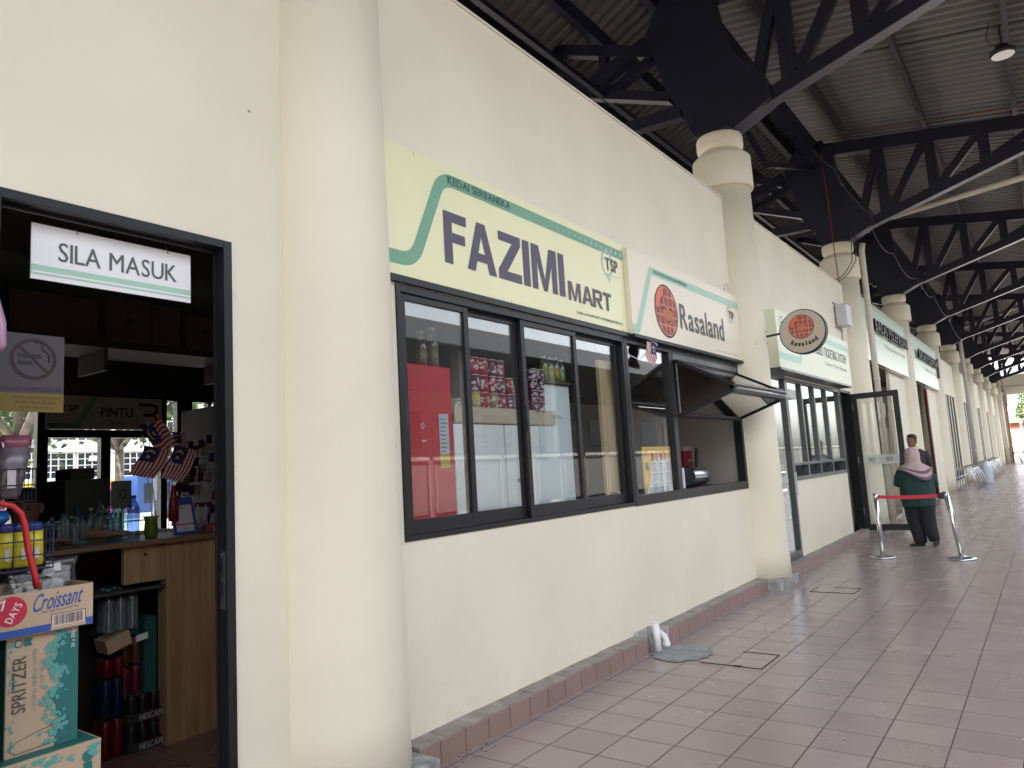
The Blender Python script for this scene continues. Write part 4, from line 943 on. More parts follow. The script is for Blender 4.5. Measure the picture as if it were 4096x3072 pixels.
# bottle outline drawing lying along the bottom of the print
m = MB(); bo = [(1.052, .612), (1.052, .622), (1.075, .640), (1.13, .655), (1.20, .668), (1.232, .668), (1.245, .655), (1.248, .628), (1.235, .612), (1.19, .606), (1.12, .602), (1.07, .598), (1.052, .612)]
for i in range(len(bo)-1):
    a, b = Vector(bo[i]), Vector(bo[i+1]); n_ = Vector((-(b-a).y, (b-a).x)).normalized()*.0012
    m.add([(-.1972, *(a-n_)), (-.1972, *(b-n_)), (-.1972, *(b+n_)), (-.1972, *(a+n_))], [(0, 1, 2, 3)])
m.build('bottle_drawing', mat('sepia line', (.12, .08, .05), .6), cu, merge=False)
m = MB(); m.cyl((-.1985, 1.073, .975), (-.1975, 1.073, .975), .014, n=20); m.cyl((-.1984, 1.073, .975), (-.1970, 1.073, .975), .009, n=20, mi=1); m.add([(-.1974, 1.09, .988), (-.1974, 1.118, .988), (-.1974, 1.112, .975), (-.1974, 1.118, .962), (-.1974, 1.09, .962)], [(0, 1, 2, 3, 4)]); m.build('seal_print', [SPTEAL, CARDL], cu)
# croissant tray with bagged snacks
ct = thing('croissant_carton', 'open croissant carton tray with a red and blue print on top of the water cartons', 'box', (-.35, 1.05, 1.0))
m = MB(); m.box(-.175, -.17, .80, 1.31, 1.003, 1.155); m.box(-.56, -.555, .80, 1.31, 1.003, 1.155); m.box(-.555, -.175, 1.305, 1.31, 1.003, 1.157); m.box(-.555, -.175, .80, .805, 1.003, 1.155); m.box(-.555, -.175, .805, 1.305, 1.003, 1.01)
m.build('body', CARDL, ct); B(-.1695, -.169, .80, 1.31, 1.004, 1.03).build('blue_stripe', BLUE, ct)
tx = MB(); text(tx, 'Croissant', (-.1685, 1.100, 1.078), (0, .165, .012), (0, .0, .062), .012, shear=.10); tx.build('lettering', BLUE, ct, merge=False)
tx = MB(); text(tx, 'With vanilla flavoured cream filling', (-.1685, 1.135, 1.068), (0, .125, .006), (0, 0, .010)); tx.build('small_print', DGREY, ct, merge=False)
m = MB(); m.box(-.1692, -.1683, 1.165, 1.285, 1.006, 1.064, 0); m.box(-.1683, -.1680, 1.168, 1.282, 1.018, 1.062, 1); rr = random.Random(9); y = 1.175
m.box(-.1680, -.1677, 1.166, 1.284, 1.061, 1.0635, 2); m.box(-.1680, -.1677, 1.166, 1.1685, 1.018, 1.063, 2); m.box(-.1680, -.1677, 1.2815, 1.284, 1.018, 1.063, 2)
while y < 1.272:
    w = rr.choice((.0008, .0014, .0022)); m.box(-.1679, -.1676, y, y+w, 1.022, 1.058, 2); y += w+rr.choice((.0010, .0016, .0024))
m.build('barcode', [CARDL, mat('barcode pale', (.66, .56, .48), .6), mat('barcode ink', (.05, .02, .05), .6)], ct, merge=False)
m = MB(); m.cyl((-.1692, 1.035, 1.095), (-.1683, 1.035, 1.095), .052, n=36); o = m.build('red_badge', RED, ct)
tx = MB(); text(tx, 'DAYS', (-.168, 1.038, 1.052), (0, .035, .062), (0, -.022, .012), .02); text(tx, '7', (-.168, 1.003, 1.10), (0, .02, .008), (0, -.004, .032), .03); tx.build('badge_lettering', WHITE, ct, merge=False)
rr = random.Random(12); FOOD = [mat('prawn snack', (.40, .13, .06), .7, var=.4, vscale=40), mat('brown snack', (.30, .17, .09), .7, var=.4, vscale=40), mat('green snack', (.22, .22, .10), .7, var=.4, vscale=50), mat('dark berries', (.05, .02, .03), .5)]
def snack_bag(x, y, z, w, h, m_, label, tilt=0.):
    t = thing('snack_bag', label, 'bag', (x, y, z), 'bagged snacks in the croissant tray')
    fd = MB(); 
    for i in range(46):
        a, b, c = rr.uniform(-.4, .4)*w, rr.uniform(-.35, .35)*w*.8, rr.uniform(.05, .55)*h; s_ = rr.uniform(.006, .012)
        fd.obox((x+b, y+a, z+c), Vector((s_, rr.uniform(-s_, s_), rr.uniform(-s_, s_))), Vector((0, s_*1.6, s_*.5)), Vector((s_*.3, 0, s_)))
    fd.build('snack', m_, t)
    sh = MB(); n = 16; rings = []
    for k, q in enumerate((0, .12, .35, .6, .78, .9, 1.0)):
        f = (1, 1.08, 1.05, .95, .8, .9, 1.0)[k]; th = (.38, .42, .4, .3, .12, .04, .015)[k]
        rings.append((x+tilt*q*.3, y+tilt*q, z+h*q, w*.8*th, w*.5*f, lambda t_, q=q: 1+.05*math.sin(5*t_+q*9)))
    sh.loft(rings, n); sh.build('film', PLASTICBAG, t)
snack_bag(-.27, .99, 1.02, .13, .17, FOOD[0], 'clear bag of orange prawn snacks at the left edge of the croissant tray')
snack_bag(-.27, 1.09, 1.02, .12, .17, FOOD[1], 'clear bag of brown snacks second from the left in the croissant tray', .03)
snack_bag(-.36, 1.13, 1.05, .12, .20, FOOD[2], 'clear bag of greenish snacks behind the others in the tray')
snack_bag(-.27, 1.19, 1.02, .12, .19, FOOD[0], 'clear bag of orange snacks in the middle of the croissant tray', .02)
snack_bag(-.38, 1.26, 1.03, .13, .22, FOOD[3], 'clear bag of dark dried fruit at the right of the tray', .02)
tg = MB(); tg.obox((-.345, 1.238, 1.215), (.002, .052, .004), (0, -.002, .03), (.001, 0, 0)); tag(tg.build('price_tag', WHITE), 'white paper price tag stuck to the bag of dark dried fruit', 'tag')
tg = MB(); tg.obox((-.30, 1.205, 1.205), (.02, .03, -.018), (.004, .012, .024), (.001, 0, 0)); tag(tg.build('price_tag', mat('lilac paper', (.55, .52, .62), .6)), 'crumpled lilac price tag on the snack bag in the middle', 'tag')

# wire baskets
WIRE = mat('blue wire', (.03, .03, .10), .4); WIRED = mat('dark wire', (.03, .03, .035), .4)
def basket(label, x0, x1, y0, y1, z0, z1, m_, nx=6, nz=3, nm='wire_basket'):
    t = thing(nm, label, 'basket', ((x0+x1)/2, (y0+y1)/2, z0), 'wire baskets of snacks in the doorway'); b = MB(); r = .0022
    for i in range(nx+1):
        y = y0+(y1-y0)*i/nx; b.tube([(x0, y, z1), (x0, y, z0), (x1, y, z0), (x1, y, z1)], r, 5)
    for j in range(nz+1):
        z = z0+(z1-z0)*j/nz; b.tube([(x1, y0, z), (x1, y1, z), (x0, y1, z), (x0, y0, z), (x1, y0, z)], r*1.15, 5)
    for i in range(1, 5):
        x = x0+(x1-x0)*i/5; b.tube([(x, y0, z1), (x, y0, z0), (x, y1, z0), (x, y1, z1)], r, 5)
    b.build('wires', m_, t); return t
basket('lower blue wire basket holding yellow biscuit packs behind the croissant tray', -.42, -.25, .80, 1.20, 1.225, 1.385, WIRE)
basket('upper dark wire basket holding dark snack packs at the left of the doorway', -.44, -.26, .80, 1.14, 1.48, 1.60, WIRED, 6, 2)
YEL = mat('yellow pack', (.70, .62, .04), .35); PKB = mat('pack blue top', (.02, .04, .22), .3)
def pack(x, y, z, w, h, lab, tilt, body, top, grp, striped=False, nm='biscuit_pack'):
    t = thing(nm, lab, 'pack', (x, y, z), grp); n = 10; rg = []
    for k, q in enumerate((0, .06, .2, .5, .8, .92, 1)):
        th = (.03, .12, .30, .36, .30, .12, .02)[k]; rg.append((x+.02*q, y+tilt*q, z+h*q, w*th, w*.5*(1 if 0 < k < 6 else .92)))
    MB().loft(rg[:5], n).build('wrapper', body, t); MB().loft([rg[4], rg[5], rg[6]], n).build('crimp', top, t)
    st = MB()
    for i in range(7):
        yy = y+tilt*.9-w*.45+i*w*.15; st.add([(x+w*.33, yy, z+h*.80), (x+w*.33, yy+w*.08, z+h*.80), (x+w*.18, yy+w*.05, z+h*.93), (x+w*.18, yy+w*.01, z+h*.93)], [(0, 1, 2, 3)])
    st.build('stripes', WHITE, t, merge=False)
    lb = MB(); lb.obox((x+w*.37+.006, y+tilt*.3, z+h*.32), (.001, 0, 0), (0, w*.25, 0), (0, 0, h*.3)); lb.build('label', mat('pale label', (.66, .62, .66), .6), t)
for i, (y, tl) in enumerate(((1.0, .0), (1.058, .004), (1.110, -.004), (1.160, -.012))):
    pack(-.30-.01*(i % 2), y, 1.235, .060, .165, ['yellow biscuit pack at the left end of the blue basket', 'yellow biscuit pack second in the blue basket', 'yellow biscuit pack third in the blue basket, behind the red handle', 'yellow biscuit pack at the right end of the blue basket'][i], tl, YEL, PKB, 'yellow biscuit packs in the blue basket')
MB_ = mat('wrapper mauve grey', (.20, .17, .20), .25, spec=.7, var=.3, vscale=30); PNK = mat('wrapper dark pink', (.25, .07, .11), .3)
pack(-.31, 1.05, 1.49, .11, .24, 'dark mauve snack pack leaning in the upper basket', .035, MB_, PNK, 'dark snack packs in the upper basket', nm='snack_pack')
pack(-.36, .99, 1.49, .11, .24, 'dark mauve snack pack partly cut off at the left edge of the upper basket', .02, MB_, PNK, 'dark snack packs in the upper basket', nm='snack_pack')
pk = MB(); pk.loft([(-.36, 1.02, 1.395, .02, .05), (-.36, 1.025, 1.415, .04, .065), (-.36, 1.03, 1.43, .035, .06), (-.36, 1.03, 1.45, .008, .05)], 14); tag(pk.build('snack_pack', mat('pack bright blue', (.02, .14, .48), .25)), 'bright blue snack pack lying above the yellow biscuits', 'pack')
hd = MB(); hd.tube([(-.20, .80, 1.478), (-.20, 1.00, 1.478), (-.20, 1.045, 1.465), (-.20, 1.072, 1.435), (-.20, 1.085, 1.39), (-.20, 1.098, 1.30), (-.20, 1.118, 1.22), (-.20, 1.13, 1.16)], .011, 12); tag(hd.build('trolley_handle', REDP), 'curved red handle in front of the blue wire basket', 'handle')
# no smoking notice
ns = thing('no_smoking_notice', 'no smoking notice with a yellow strip hanging behind the left side of the doorway', 'notice', (-.32, 1.1, 1.8))
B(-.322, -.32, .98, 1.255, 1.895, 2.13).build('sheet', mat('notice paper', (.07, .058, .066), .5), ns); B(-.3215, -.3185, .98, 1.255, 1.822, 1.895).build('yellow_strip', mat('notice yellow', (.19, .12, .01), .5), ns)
m = MB(); N = 40; c = (1.145, 2.03); r = .082
for i in range(N):
    a0, a1 = 2*math.pi*i/N, 2*math.pi*(i+1)/N; m.add([(-.3185, c[0]+r*math.cos(a0), c[1]+r*math.sin(a0)), (-.3185, c[0]+r*math.cos(a1), c[1]+r*math.sin(a1)), (-.3185, c[0]+r*.83*math.cos(a1), c[1]+r*.83*math.sin(a1)), (-.3185, c[0]+r*.83*math.cos(a0), c[1]+r*.83*math.sin(a0))], [(0, 1, 2, 3)])
m.obox((-.3182, c[0], c[1]), (0, .10, -.10), (0, .007, .007), (.0005, 0, 0)); m.build('prohibition_ring', mat('notice dark red', (.02, .004, .006), .5), ns, merge=False)
m = MB(); m.box(-.3183, -.3178, 1.09, 1.17, 2.035, 2.050); m.box(-.3183, -.3178, 1.09, 1.14, 2.008, 2.022); m.tube([(-.318, 1.15, 2.095), (-.318, 1.165, 2.105), (-.318, 1.18, 2.09), (-.318, 1.17, 2.075), (-.318, 1.185, 2.065), (-.318, 1.20, 2.05), (-.318, 1.20, 2.02)], .002, 4); m.build('cigarette_print', BLACK, ns)
wtext('lettering', 'DILARANG MEROKOK', -.3180, 1.00, 1.248, 1.902, 1.922, mat('notice purple', (.06, .02, .06), .5), ns)
tx = MB(); text(tx, 'JANGAN MEROKOK DI PREMIS INI', (-.318, 1.075, 1.872), (0, .165, 0), (0, 0, .009)); text(tx, 'DENDA TIDAK MELEBIHI', (-.318, 1.085, 1.855), (0, .14, 0), (0, 0, .009)); text(tx, 'jangan merokok.my', (-.318, 1.10, 1.835), (0, .12, 0), (0, 0, .009)); tx.build('small_print', BLACK, ns, merge=False)
pb = MB(); pb.loft([(-.03, .915, 2.0, .012, .03), (-.03, .91, 2.02, .03, .045), (-.03, .905, 2.10, .035, .048), (-.03, .90, 2.19, .02, .03), (-.03, .90, 2.25, .008, .012)], 14); tag(pb.build('hanging_bag', mat('pink film', (.50, .30, .46), .3)), 'pink bag hanging at the left edge of the doorway', 'bag')

# ------------------------------------------------------------------ counter and goods inside
cn = thing('counter', 'light wood shop counter with a lockable drawer inside the doorway', 'counter', (-1.6, 2.3, .05))
B(-1.52, -1.42, 2.262, 2.60, .04, 1.185).build('front_panel', CABW, cn); B(-2.0, -1.38, 1.6, 2.85, 1.186, 1.212).build('top', mat('counter top', (.20, .13, .08), .35), cn)
B(-1.46, -1.43, 2.02, 2.26, .975, 1.18).build('drawer', CABW, cn); m = MB(); m.cyl((-1.43, 2.14, 1.13), (-1.425, 2.14, 1.13), .009, n=12); m.build('drawer_lock', BLACK, cn)
B(-2.0, -1.43, 1.6, 2.26, .93, .945).build('shelf', INTD, cn); B(-2.02, -2.0, 1.6, 2.85, .04, 1.186).build('back_panel', SHELFW, cn)
# under the counter
def canpack(label, x, y, z, nx, ny, h, body, tops, name='can_pack', r=.031, tray=None):
    t = thing(name, label, 'can pack', (x, y, z), 'packs of canned drinks under the counter')
    for i in range(nx):
        for j in range(ny):
            m = MB(); can(m, x-i*2*r*1.02, y-j*2*r*1.02, z, h, r); m.build('can', [body, tops], t, merge=False)
    if tray: B(x-(nx-.5)*2*r*1.02-.002, x+r+.003, y-(ny-.5)*2*r*1.02-.002, y+r+.003, z-.001, z+h*.35).build('tray', tray, t)
    return t
CDK = mat('can black', (.02, .02, .022), .3, metal=.4); CRD = mat('can red', (.13, .006, .01), .3, metal=.3); CBL = mat('can blue', (.010, .014, .06), .3, metal=.3); CBR = mat('can brown', (.13, .06, .03), .3, metal=.3); CTOP = mat('can top', (.45, .45, .46), .3, metal=1)
for k, (z, lb) in enumerate(((.042, 'lower tray of black coffee cans on the floor beside the counter panel'), (.20, 'upper tray of black coffee cans resting on the lower one'))):
    t = canpack(lb, -1.50, 2.225, z, 3, 3, .145, CDK, CTOP, tray=mat('black tray', (.03, .03, .03), .5)); wtext('lettering', 'NESCAFE', -1.464, 2.06+.07, 2.265, z+.01, z+.042, mat('silver print', (.5, .5, .5), .4), t, .02)
canpack('pack of red cans at the bottom left under the counter', -1.52, 2.03, .042, 2, 2, .20, CRD, CTOP); canpack('pack of blue cans above the red ones', -1.52, 2.03, .26, 2, 2, .20, CBL, CTOP)
canpack('small pack of red cans on top of the blue cans', -1.53, 2.04, .47, 2, 2, .10, CRD, CTOP); canpack('pack of brown cans standing under the barcode label', -1.60, 2.17, .50, 2, 2, .15, CBR, CTOP)
canpack('pack of red and pink cans in the middle under the counter', -1.60, 2.17, .34, 2, 2, .15, mat('can wine', (.16, .015, .03), .3, metal=.3), CTOP); canpack('pack of dull gold cans at the floor in the middle', -1.60, 2.15, .042, 2, 2, .28, mat('can olive', (.12, .10, .05), .3, metal=.3), CTOP)
bx = MB(); bx.obox((-1.55, 2.02, .66), (.14, 0, 0), (0, .13, .04), (0, -.02, .075)); tag(bx.build('cardboard_flap_box', CARD, bevel=.002), 'tilted brown cardboard box lying on the cans', 'box')
bl = MB(); bl.obox((-1.47, 2.145, .665), (.001, 0, 0), (0, .065, .008), (0, 0, .035)); o = bl.build('barcode_label', WHITE); tag(o, 'white barcode label on the wrapped pack under the counter', 'label')
cg = carton('teal_carton', 'teal drink carton under the counter beside the wooden panel', -1.80, -1.53, 2.19, 2.258, .34, .76, mat('dark teal carton', (.015, .085, .08), .7), 'cartons under the counter')
cg2 = carton('grey_carton', 'grey green drink carton next to the teal one under the counter', -1.85, -1.6, 2.02, 2.188, .66, .90, mat('grey green', (.07, .12, .12), .6), 'cartons under the counter')
wp = thing('bottle_pack', 'shrink wrapped pack of green water bottles on the pile under the counter', 'bottle pack', (-1.6, 2.1, .72))
for i in range(3):
    for j in range(2): bottle(-1.53-j*.066, 1.985+i*.066, .715, .24, .032, PET, mat('teal cap', (.05, .25, .22), .4), wp)
bw = thing('bottle_pack', 'pack of blue capped bottles beside the water cartons', 'bottle pack', (-.7, 1.35, .2))
for i in range(2):
    for j in range(5): 
        q = MB(); q.cyl((-.62-i*.08, 1.30, .60+j*.075), (-.62-i*.08, 1.385, .60+j*.075), .033, n=12); q.build('bottle', mat('blue bottle', (.02, .06, .22), .3), bw)
# on the counter
cx0 = -1.6
qr = thing('payment_stand', 'blue payment card stand with a white sheet on the counter', 'card stand', (cx0, 2.44, 1.21))
def slab(O, U, V, th): 
    m = MB(); O, U, V = Vector(O), Vector(U), Vector(V); N = U.cross(V).normalized()*th; return m.obox(O+(U+V)/2+N/2, U, V, N)
O = (-1.56, 2.385, 1.213); U = (0, .148, .0); V = (-.045, -.012, .225)
slab(O, U, V, .006).build('board', BLUE, qr)
def sub(O, U, V, a0, a1, b0, b1, h): O, U, V = Vector(O), Vector(U), Vector(V); N = U.cross(V).normalized()*h; return (O+U*a0+V*b0+N, U*(a1-a0), V*(b1-b0))
slab(*sub(O, U, V, .12, .90, .07, .80, .0062), .0008).build('sheet', mat('card white', (.62, .60, .66), .5), qr); slab(*sub(O, U, V, .12, .90, .25, .28, .0072), .0004).build('pink_line', RED, qr)
m = MB(); text(m, 'DuitNow', *sub(O, U, V, .35, .65, .70, .75, .0076)); text(m, 'QR', *sub(O, U, V, .42, .6, .10, .17, .0076)); m.build('lettering', BLUE, qr, merge=False)
fg = ['small national flag standing highest over the counter', 'small national flag drooping to the left of its pole on the counter', 'small national flag drooping to the right over the card stand', 'small national flag half hidden behind the others']
def deskflag(p0, p1, O, U, V, lb):
    t = thing('desk_flag', lb, 'flag', (p0[0], p0[1], 1.21), 'small flags on the counter'); MB().tube([p0, p1], .003, 6).build('pole', WHITEP, t); flag('cloth', O, U, V, t, .010)
deskflag((-1.60, 2.30, 1.21), (-1.62, 2.245, 1.93), (-1.61, 2.205, 1.885), (.0, .125, .055), (.0, .105, -.175), fg[0])
deskflag((-1.58, 2.27, 1.21), (-1.58, 2.20, 1.83), (-1.57, 2.205, 1.77), (-.0, -.09, -.175), (.0, .165, -.03), fg[1])
deskflag((-1.57, 2.385, 1.21), (-1.57, 2.365, 1.84), (-1.565, 2.39, 1.77), (.0, -.09, -.20), (.0, .15, -.035), fg[2])
deskflag((-1.66, 2.40, 1.21), (-1.66, 2.42, 1.9), (-1.66, 2.42, 1.86), (.0, .03, -.14), (.0, .09, .0), fg[3])
vs_ = MB(); vs_.lathe((-1.58, 2.25, 1.212), [(.03, 0), (.04, .03), (.035, .11), (.045, .13)], 16); tag(vs_.build('flag_vase', mat('lime vase', (.10, .20, .02), .3)), 'lime green holder of the small flags', 'vase')
vs2 = MB(); vs2.lathe((-1.57, 2.385, 1.30), [(.03, 0), (.03, .10), (.02, .16), (.012, .22)], 16); tag(vs2.build('flag_holder', mat('red plastic dark', (.25, .01, .02), .4)), 'dark red conical holder under the right hand flag', 'holder')
rr = random.Random(31); BOTC = [mat('cap green', (.05, .25, .18), .4), mat('cap blue', (.03, .08, .35), .4), WHITEP]
for i in range(16):
    y = 1.79+.030*i+rr.uniform(-.008, .008); x = -1.80-rr.uniform(0, .16) if i > 3 else -1.86; h = rr.uniform(.17, .25) if i > 6 else rr.uniform(.13, .19)
    t = thing('drink_bottle', 'clear plastic drink bottle in the crowded row on the counter', 'bottle', (x, y, 1.213), 'clear drink bottles crowded on the counter'); bottle(x, y, 1.213, h, .026, PET, BOTC[i % 3], t)
for i in range(14):
    y = 1.80+.024*i+rr.uniform(-.004, .004); x = -1.70-rr.uniform(0, .05); h = rr.uniform(.12, .17)
    t = thing('small_bottle', 'small clear bottle in the front row on the counter', 'bottle', (x, y, 1.213), 'small bottles in the front row on the counter'); bottle(x, y, 1.213, h, .019, PET, BOTC[i % 2], t)
big = thing('large_bottle', 'taller blue tinted bottle standing nearest the flags', 'bottle', (-1.66, 2.17, 1.213)); bottle(-1.62, 2.165, 1.213, .26, .034, glass_mat('blue pet', (.35, .5, .75), base=.12, rough=.05, haze=.1), BOTC[1], big)
st = thing('straw_box', 'box of wrapped white straws standing on the counter by the door jamb', 'box', (-1.6, 2.6, 1.21)); m = MB(); rr = random.Random(1)
for i in range(18):
    y = 2.555+rr.uniform(0, .08); m.tube([(-1.62+rr.uniform(-.02, .02), y, 1.23), (-1.62+rr.uniform(-.03, .03), y+rr.uniform(-.02, .03), 1.39)], .0035, 5)
m.build('straws', mat('straw white', (.5, .47, .45), .5), st); B(-1.64, -1.60, 2.545, 2.665, 1.375, 1.40).build('lid', mat('dark wine', (.06, .01, .015), .5), st)
pk2 = carton('small_packet', 'small cream and red packet at the right end of the counter', -1.6, -1.55, 2.60, 2.67, 1.213, 1.262, mat('packet red', (.25, .06, .06), .5)); pk3 = carton('match_packet', 'pale yellow open packet at the right end of the counter', -1.57, -1.52, 2.64, 2.70, 1.213, 1.25, mat('packet cream', (.5, .45, .28), .5))
nc = thing('number_card', 'grey card with dark strokes standing between the blue bottle and the flags', 'card', (-1.72, 2.13, 1.21)); B(-1.722, -1.718, 2.08, 2.20, 1.40, 1.565).build('card', mat('dim grey card', (.13, .15, .12), .6), nc); wtext('lettering', 'IO', -1.7165, 2.12, 2.17, 1.45, 1.52, BLACK, nc, .01); MB().tube([(-1.72, 2.14, 1.213), (-1.72, 2.14, 1.40)], .004, 6).build('stem', BLACK, nc)
# wire stand of small goods behind
wsd = thing('wire_stand', 'tall wire stand hung with packets behind the counter', 'stand', (-1.95, 2.7, 0)); m = MB()
for z in (1.35, 1.45, 1.55, 1.62, 1.70, 1.78): m.tube([(-1.9, 2.55, z), (-1.9, 3.0, z)], .003, 5)
for i in range(8): m.tube([(-1.9, 2.55+i*.064, 1.2), (-1.9, 2.55+i*.064, 1.85)], .002, 5)
m.build('wires', CHROME2, wsd); rr = random.Random(44); PC = [mat('pk wine', (.12, .02, .04), .4), mat('pk purple', (.07, .03, .12), .4), mat('pk olive', (.14, .14, .06), .4), mat('pk grey', (.30, .30, .32), .3), mat('pk navy', (.02, .03, .10), .4)]
m = MB()
for i in range(60):
    y, z = rr.uniform(2.55, 2.98), rr.uniform(1.24, 1.85); m.obox((-1.88+rr.uniform(-.02, .04), y, z), (.008, 0, 0), (rr.uniform(-.01, .01), .045, .004), (.01, 0, .06), i % 5)
m.build('packets', PC, wsd)
stk = [('big_storage_box', 'dark green storage box stacked behind the bottles', -2.30, -2.0, 1.94, 2.20, 1.213, 1.59), ('top_storage_box', 'small dark box on top of the green storage box', -2.28, -2.05, 1.99, 2.13, 1.592, 1.66)]
for nm, lb, x0, x1, y0, y1, z0, z1 in stk: carton(nm, lb, x0, x1, y0, y1, z0, z1, mat('storage green', (.055, .06, .05), .6), 'storage boxes behind the counter')
B(-2.6, -2.0, 1.6, 2.85, 1.186, 1.212).build('back_counter', SHELFW, cn)
# high wall shelf with cartons
ws = thing('wall_shelf', 'dark wooden shelf under the ceiling carrying cartons', 'shelf', (-3.1, 2.7, 2.66)); B(-3.5, -2.95, 1.2, 3.95, 2.62, 2.68).build('board', SHELFW, ws)
for i in range(3): B(-3.45, -3.0, 1.5+i*1.1, 1.53+i*1.1, 2.45, 2.62).build('bracket', SHELFW, ws)
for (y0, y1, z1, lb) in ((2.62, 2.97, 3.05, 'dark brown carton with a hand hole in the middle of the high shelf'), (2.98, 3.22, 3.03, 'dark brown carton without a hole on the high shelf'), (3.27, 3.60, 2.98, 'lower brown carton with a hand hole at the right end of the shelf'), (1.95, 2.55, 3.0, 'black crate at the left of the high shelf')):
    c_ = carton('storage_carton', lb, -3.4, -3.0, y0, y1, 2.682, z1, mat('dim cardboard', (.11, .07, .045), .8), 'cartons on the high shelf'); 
    if 'hand hole' in lb: m = MB(); m.cyl((-2.999, (y0+y1)/2, 2.86), (-2.996, (y0+y1)/2, 2.86), .028, n=16); m.build('hand_hole', BLACK, c_)
# gate sign on the rear glazing
gs = thing('gate_sign', 'dim gate sign reading PINTU 3 above the rear window inside the shop', 'sign', (-4.45, 3.3, 2.1))
B(-4.495, -4.47, 2.76, 3.83, 2.115, 2.43).build('panel', mat('gate panel', (.62, .62, .56), .5), gs)
polyline_band([(2.76, 2.145), (3.02, 2.145), (3.18, 2.43)], .045, -4.4685, mat('gate band', (.25, .42, .33), .5), gs)
wtext('lettering', 'PINTU', -4.468, 3.235, 3.535, 2.235, 2.325, BLACK, gs, .01); wtext('lettering', 'Gate', -4.468, 3.32, 3.45, 2.165, 2.21, BLACK, gs); wtext('lettering', 'TSP', -4.468, 2.88, 3.03, 2.28, 2.34, BLACK, gs, .01)
m = MB()
for z in (2.155, 2.26, 2.365): m.box(-4.469, -4.467, 3.60 if z != 2.26 else 3.64, 3.74, z-.013, z+.013)
m.tube([(-4.468, 3.73, 2.365), (-4.468, 3.77, 2.35), (-4.468, 3.775, 2.30), (-4.468, 3.74, 2.26), (-4.468, 3.775, 2.22), (-4.468, 3.77, 2.17), (-4.468, 3.73, 2.155)], .013, 8); m.build('numeral', BLACK, gs)

# ------------------------------------------------------------------ window displays of the first shop
fr_ = thing('red_fridge', 'tall red drinks fridge standing behind the first window pane', 'fridge', (-.6, 3.2, .04))
B(-.95, -.305, 2.78, 3.60, .04, 2.19).build('body', REDM, fr_, bevel=.006)
m = MB(); m.box(-.3045, -.303, 3.465, 3.555, 1.62, 1.88, 0); m.box(-.3045, -.303, 3.465, 3.555, 1.53, 1.618, 1); m.build('rating_label', [mat('label pale blue', (.55, .62, .72), .5), mat('label yellow', (.62, .50, .05), .5)], fr_)
tx = MB(); 
for k in range(9): tx.box(-.3028, -.3024, 3.472, 3.472+.07*(.6+.4*((k*7) % 5)/5), 1.635+k*.026, 1.641+k*.026)
tx.build('small_print', DGREY, fr_); m = MB(); 
for i in range(5): a = i*2*math.pi/5; m.cyl((-.304, 3.31+.014*math.cos(a), 1.80+.014*math.sin(a)), (-.302, 3.31+.014*math.cos(a), 1.80+.014*math.sin(a)), .006, n=6)
m.box(-.304, -.302, 3.30, 3.335, 1.70, 1.71); m.build('badge', WHITE, fr_)
FRZ = mat('freezer white', (.84, .88, .91), .35, var=.05, vscale=4)
fz = thing('white_freezer', 'pair of white freezer backs below the cardboard tray', 'freezer', (-.6, 4.1, .04)); m = MB(); m.box(-.95, -.32, 3.625, 4.17, .04, 1.82); m.box(-.95, -.32, 4.19, 4.62, .04, 1.82); m.build('body', FRZ, fz, bevel=.006)
m = MB(); m.box(-.3195, -.316, 4.21, 4.60, 1.58, 1.80); m.box(-.3195, -.317, 4.22, 4.59, .9, 1.56); m.build('service_panel', FRZ, fz, bevel=.002); m = MB(); m.box(-.3168, -.3155, 4.30, 4.37, 1.40, 1.43); m.build('rating_label', GREYT, fz)
tf = thing('tall_chiller', 'taller pale chiller back right of the freezers', 'chiller', (-.6, 4.9, .04)); B(-.95, -.335, 4.645, 5.12, .04, 2.16).build('body', mat('chiller white', (.72, .80, .86), .3), tf, bevel=.006); B(-.95, -.30, 4.64, 5.20, 2.165, 2.185).build('shelf', INTD, tf)
td = thing('cardboard_tray', 'long beige cardboard tray of cans on top of the freezers', 'tray', (-.4, 4.2, 1.84)); m = MB(); m.box(-.315, -.31, 3.63, 4.85, 1.835, 1.94); m.box(-.62, -.615, 3.63, 4.85, 1.835, 1.94); m.box(-.615, -.315, 3.63, 4.85, 1.828, 1.834); m.box(-.615, -.315, 4.845, 4.85, 1.834, 1.94)
m.obox((-.30, 4.84, 1.905), (.06, .04, -.05), (0, .08, 0), (.001, 0, .002)); m.build('body', mat('tray beige', (.56, .48, .36), .8), td)
CRED = mat('tin red', (.42, .02, .05), .35); CWIN = mat('tin wine', (.16, .03, .08), .35); CLIM = mat('tin lime', (.25, .36, .06), .35); CYEL = mat('tin yellow', (.60, .45, .03), .35); CGOL = mat('tin gold', (.35, .28, .12), .35)
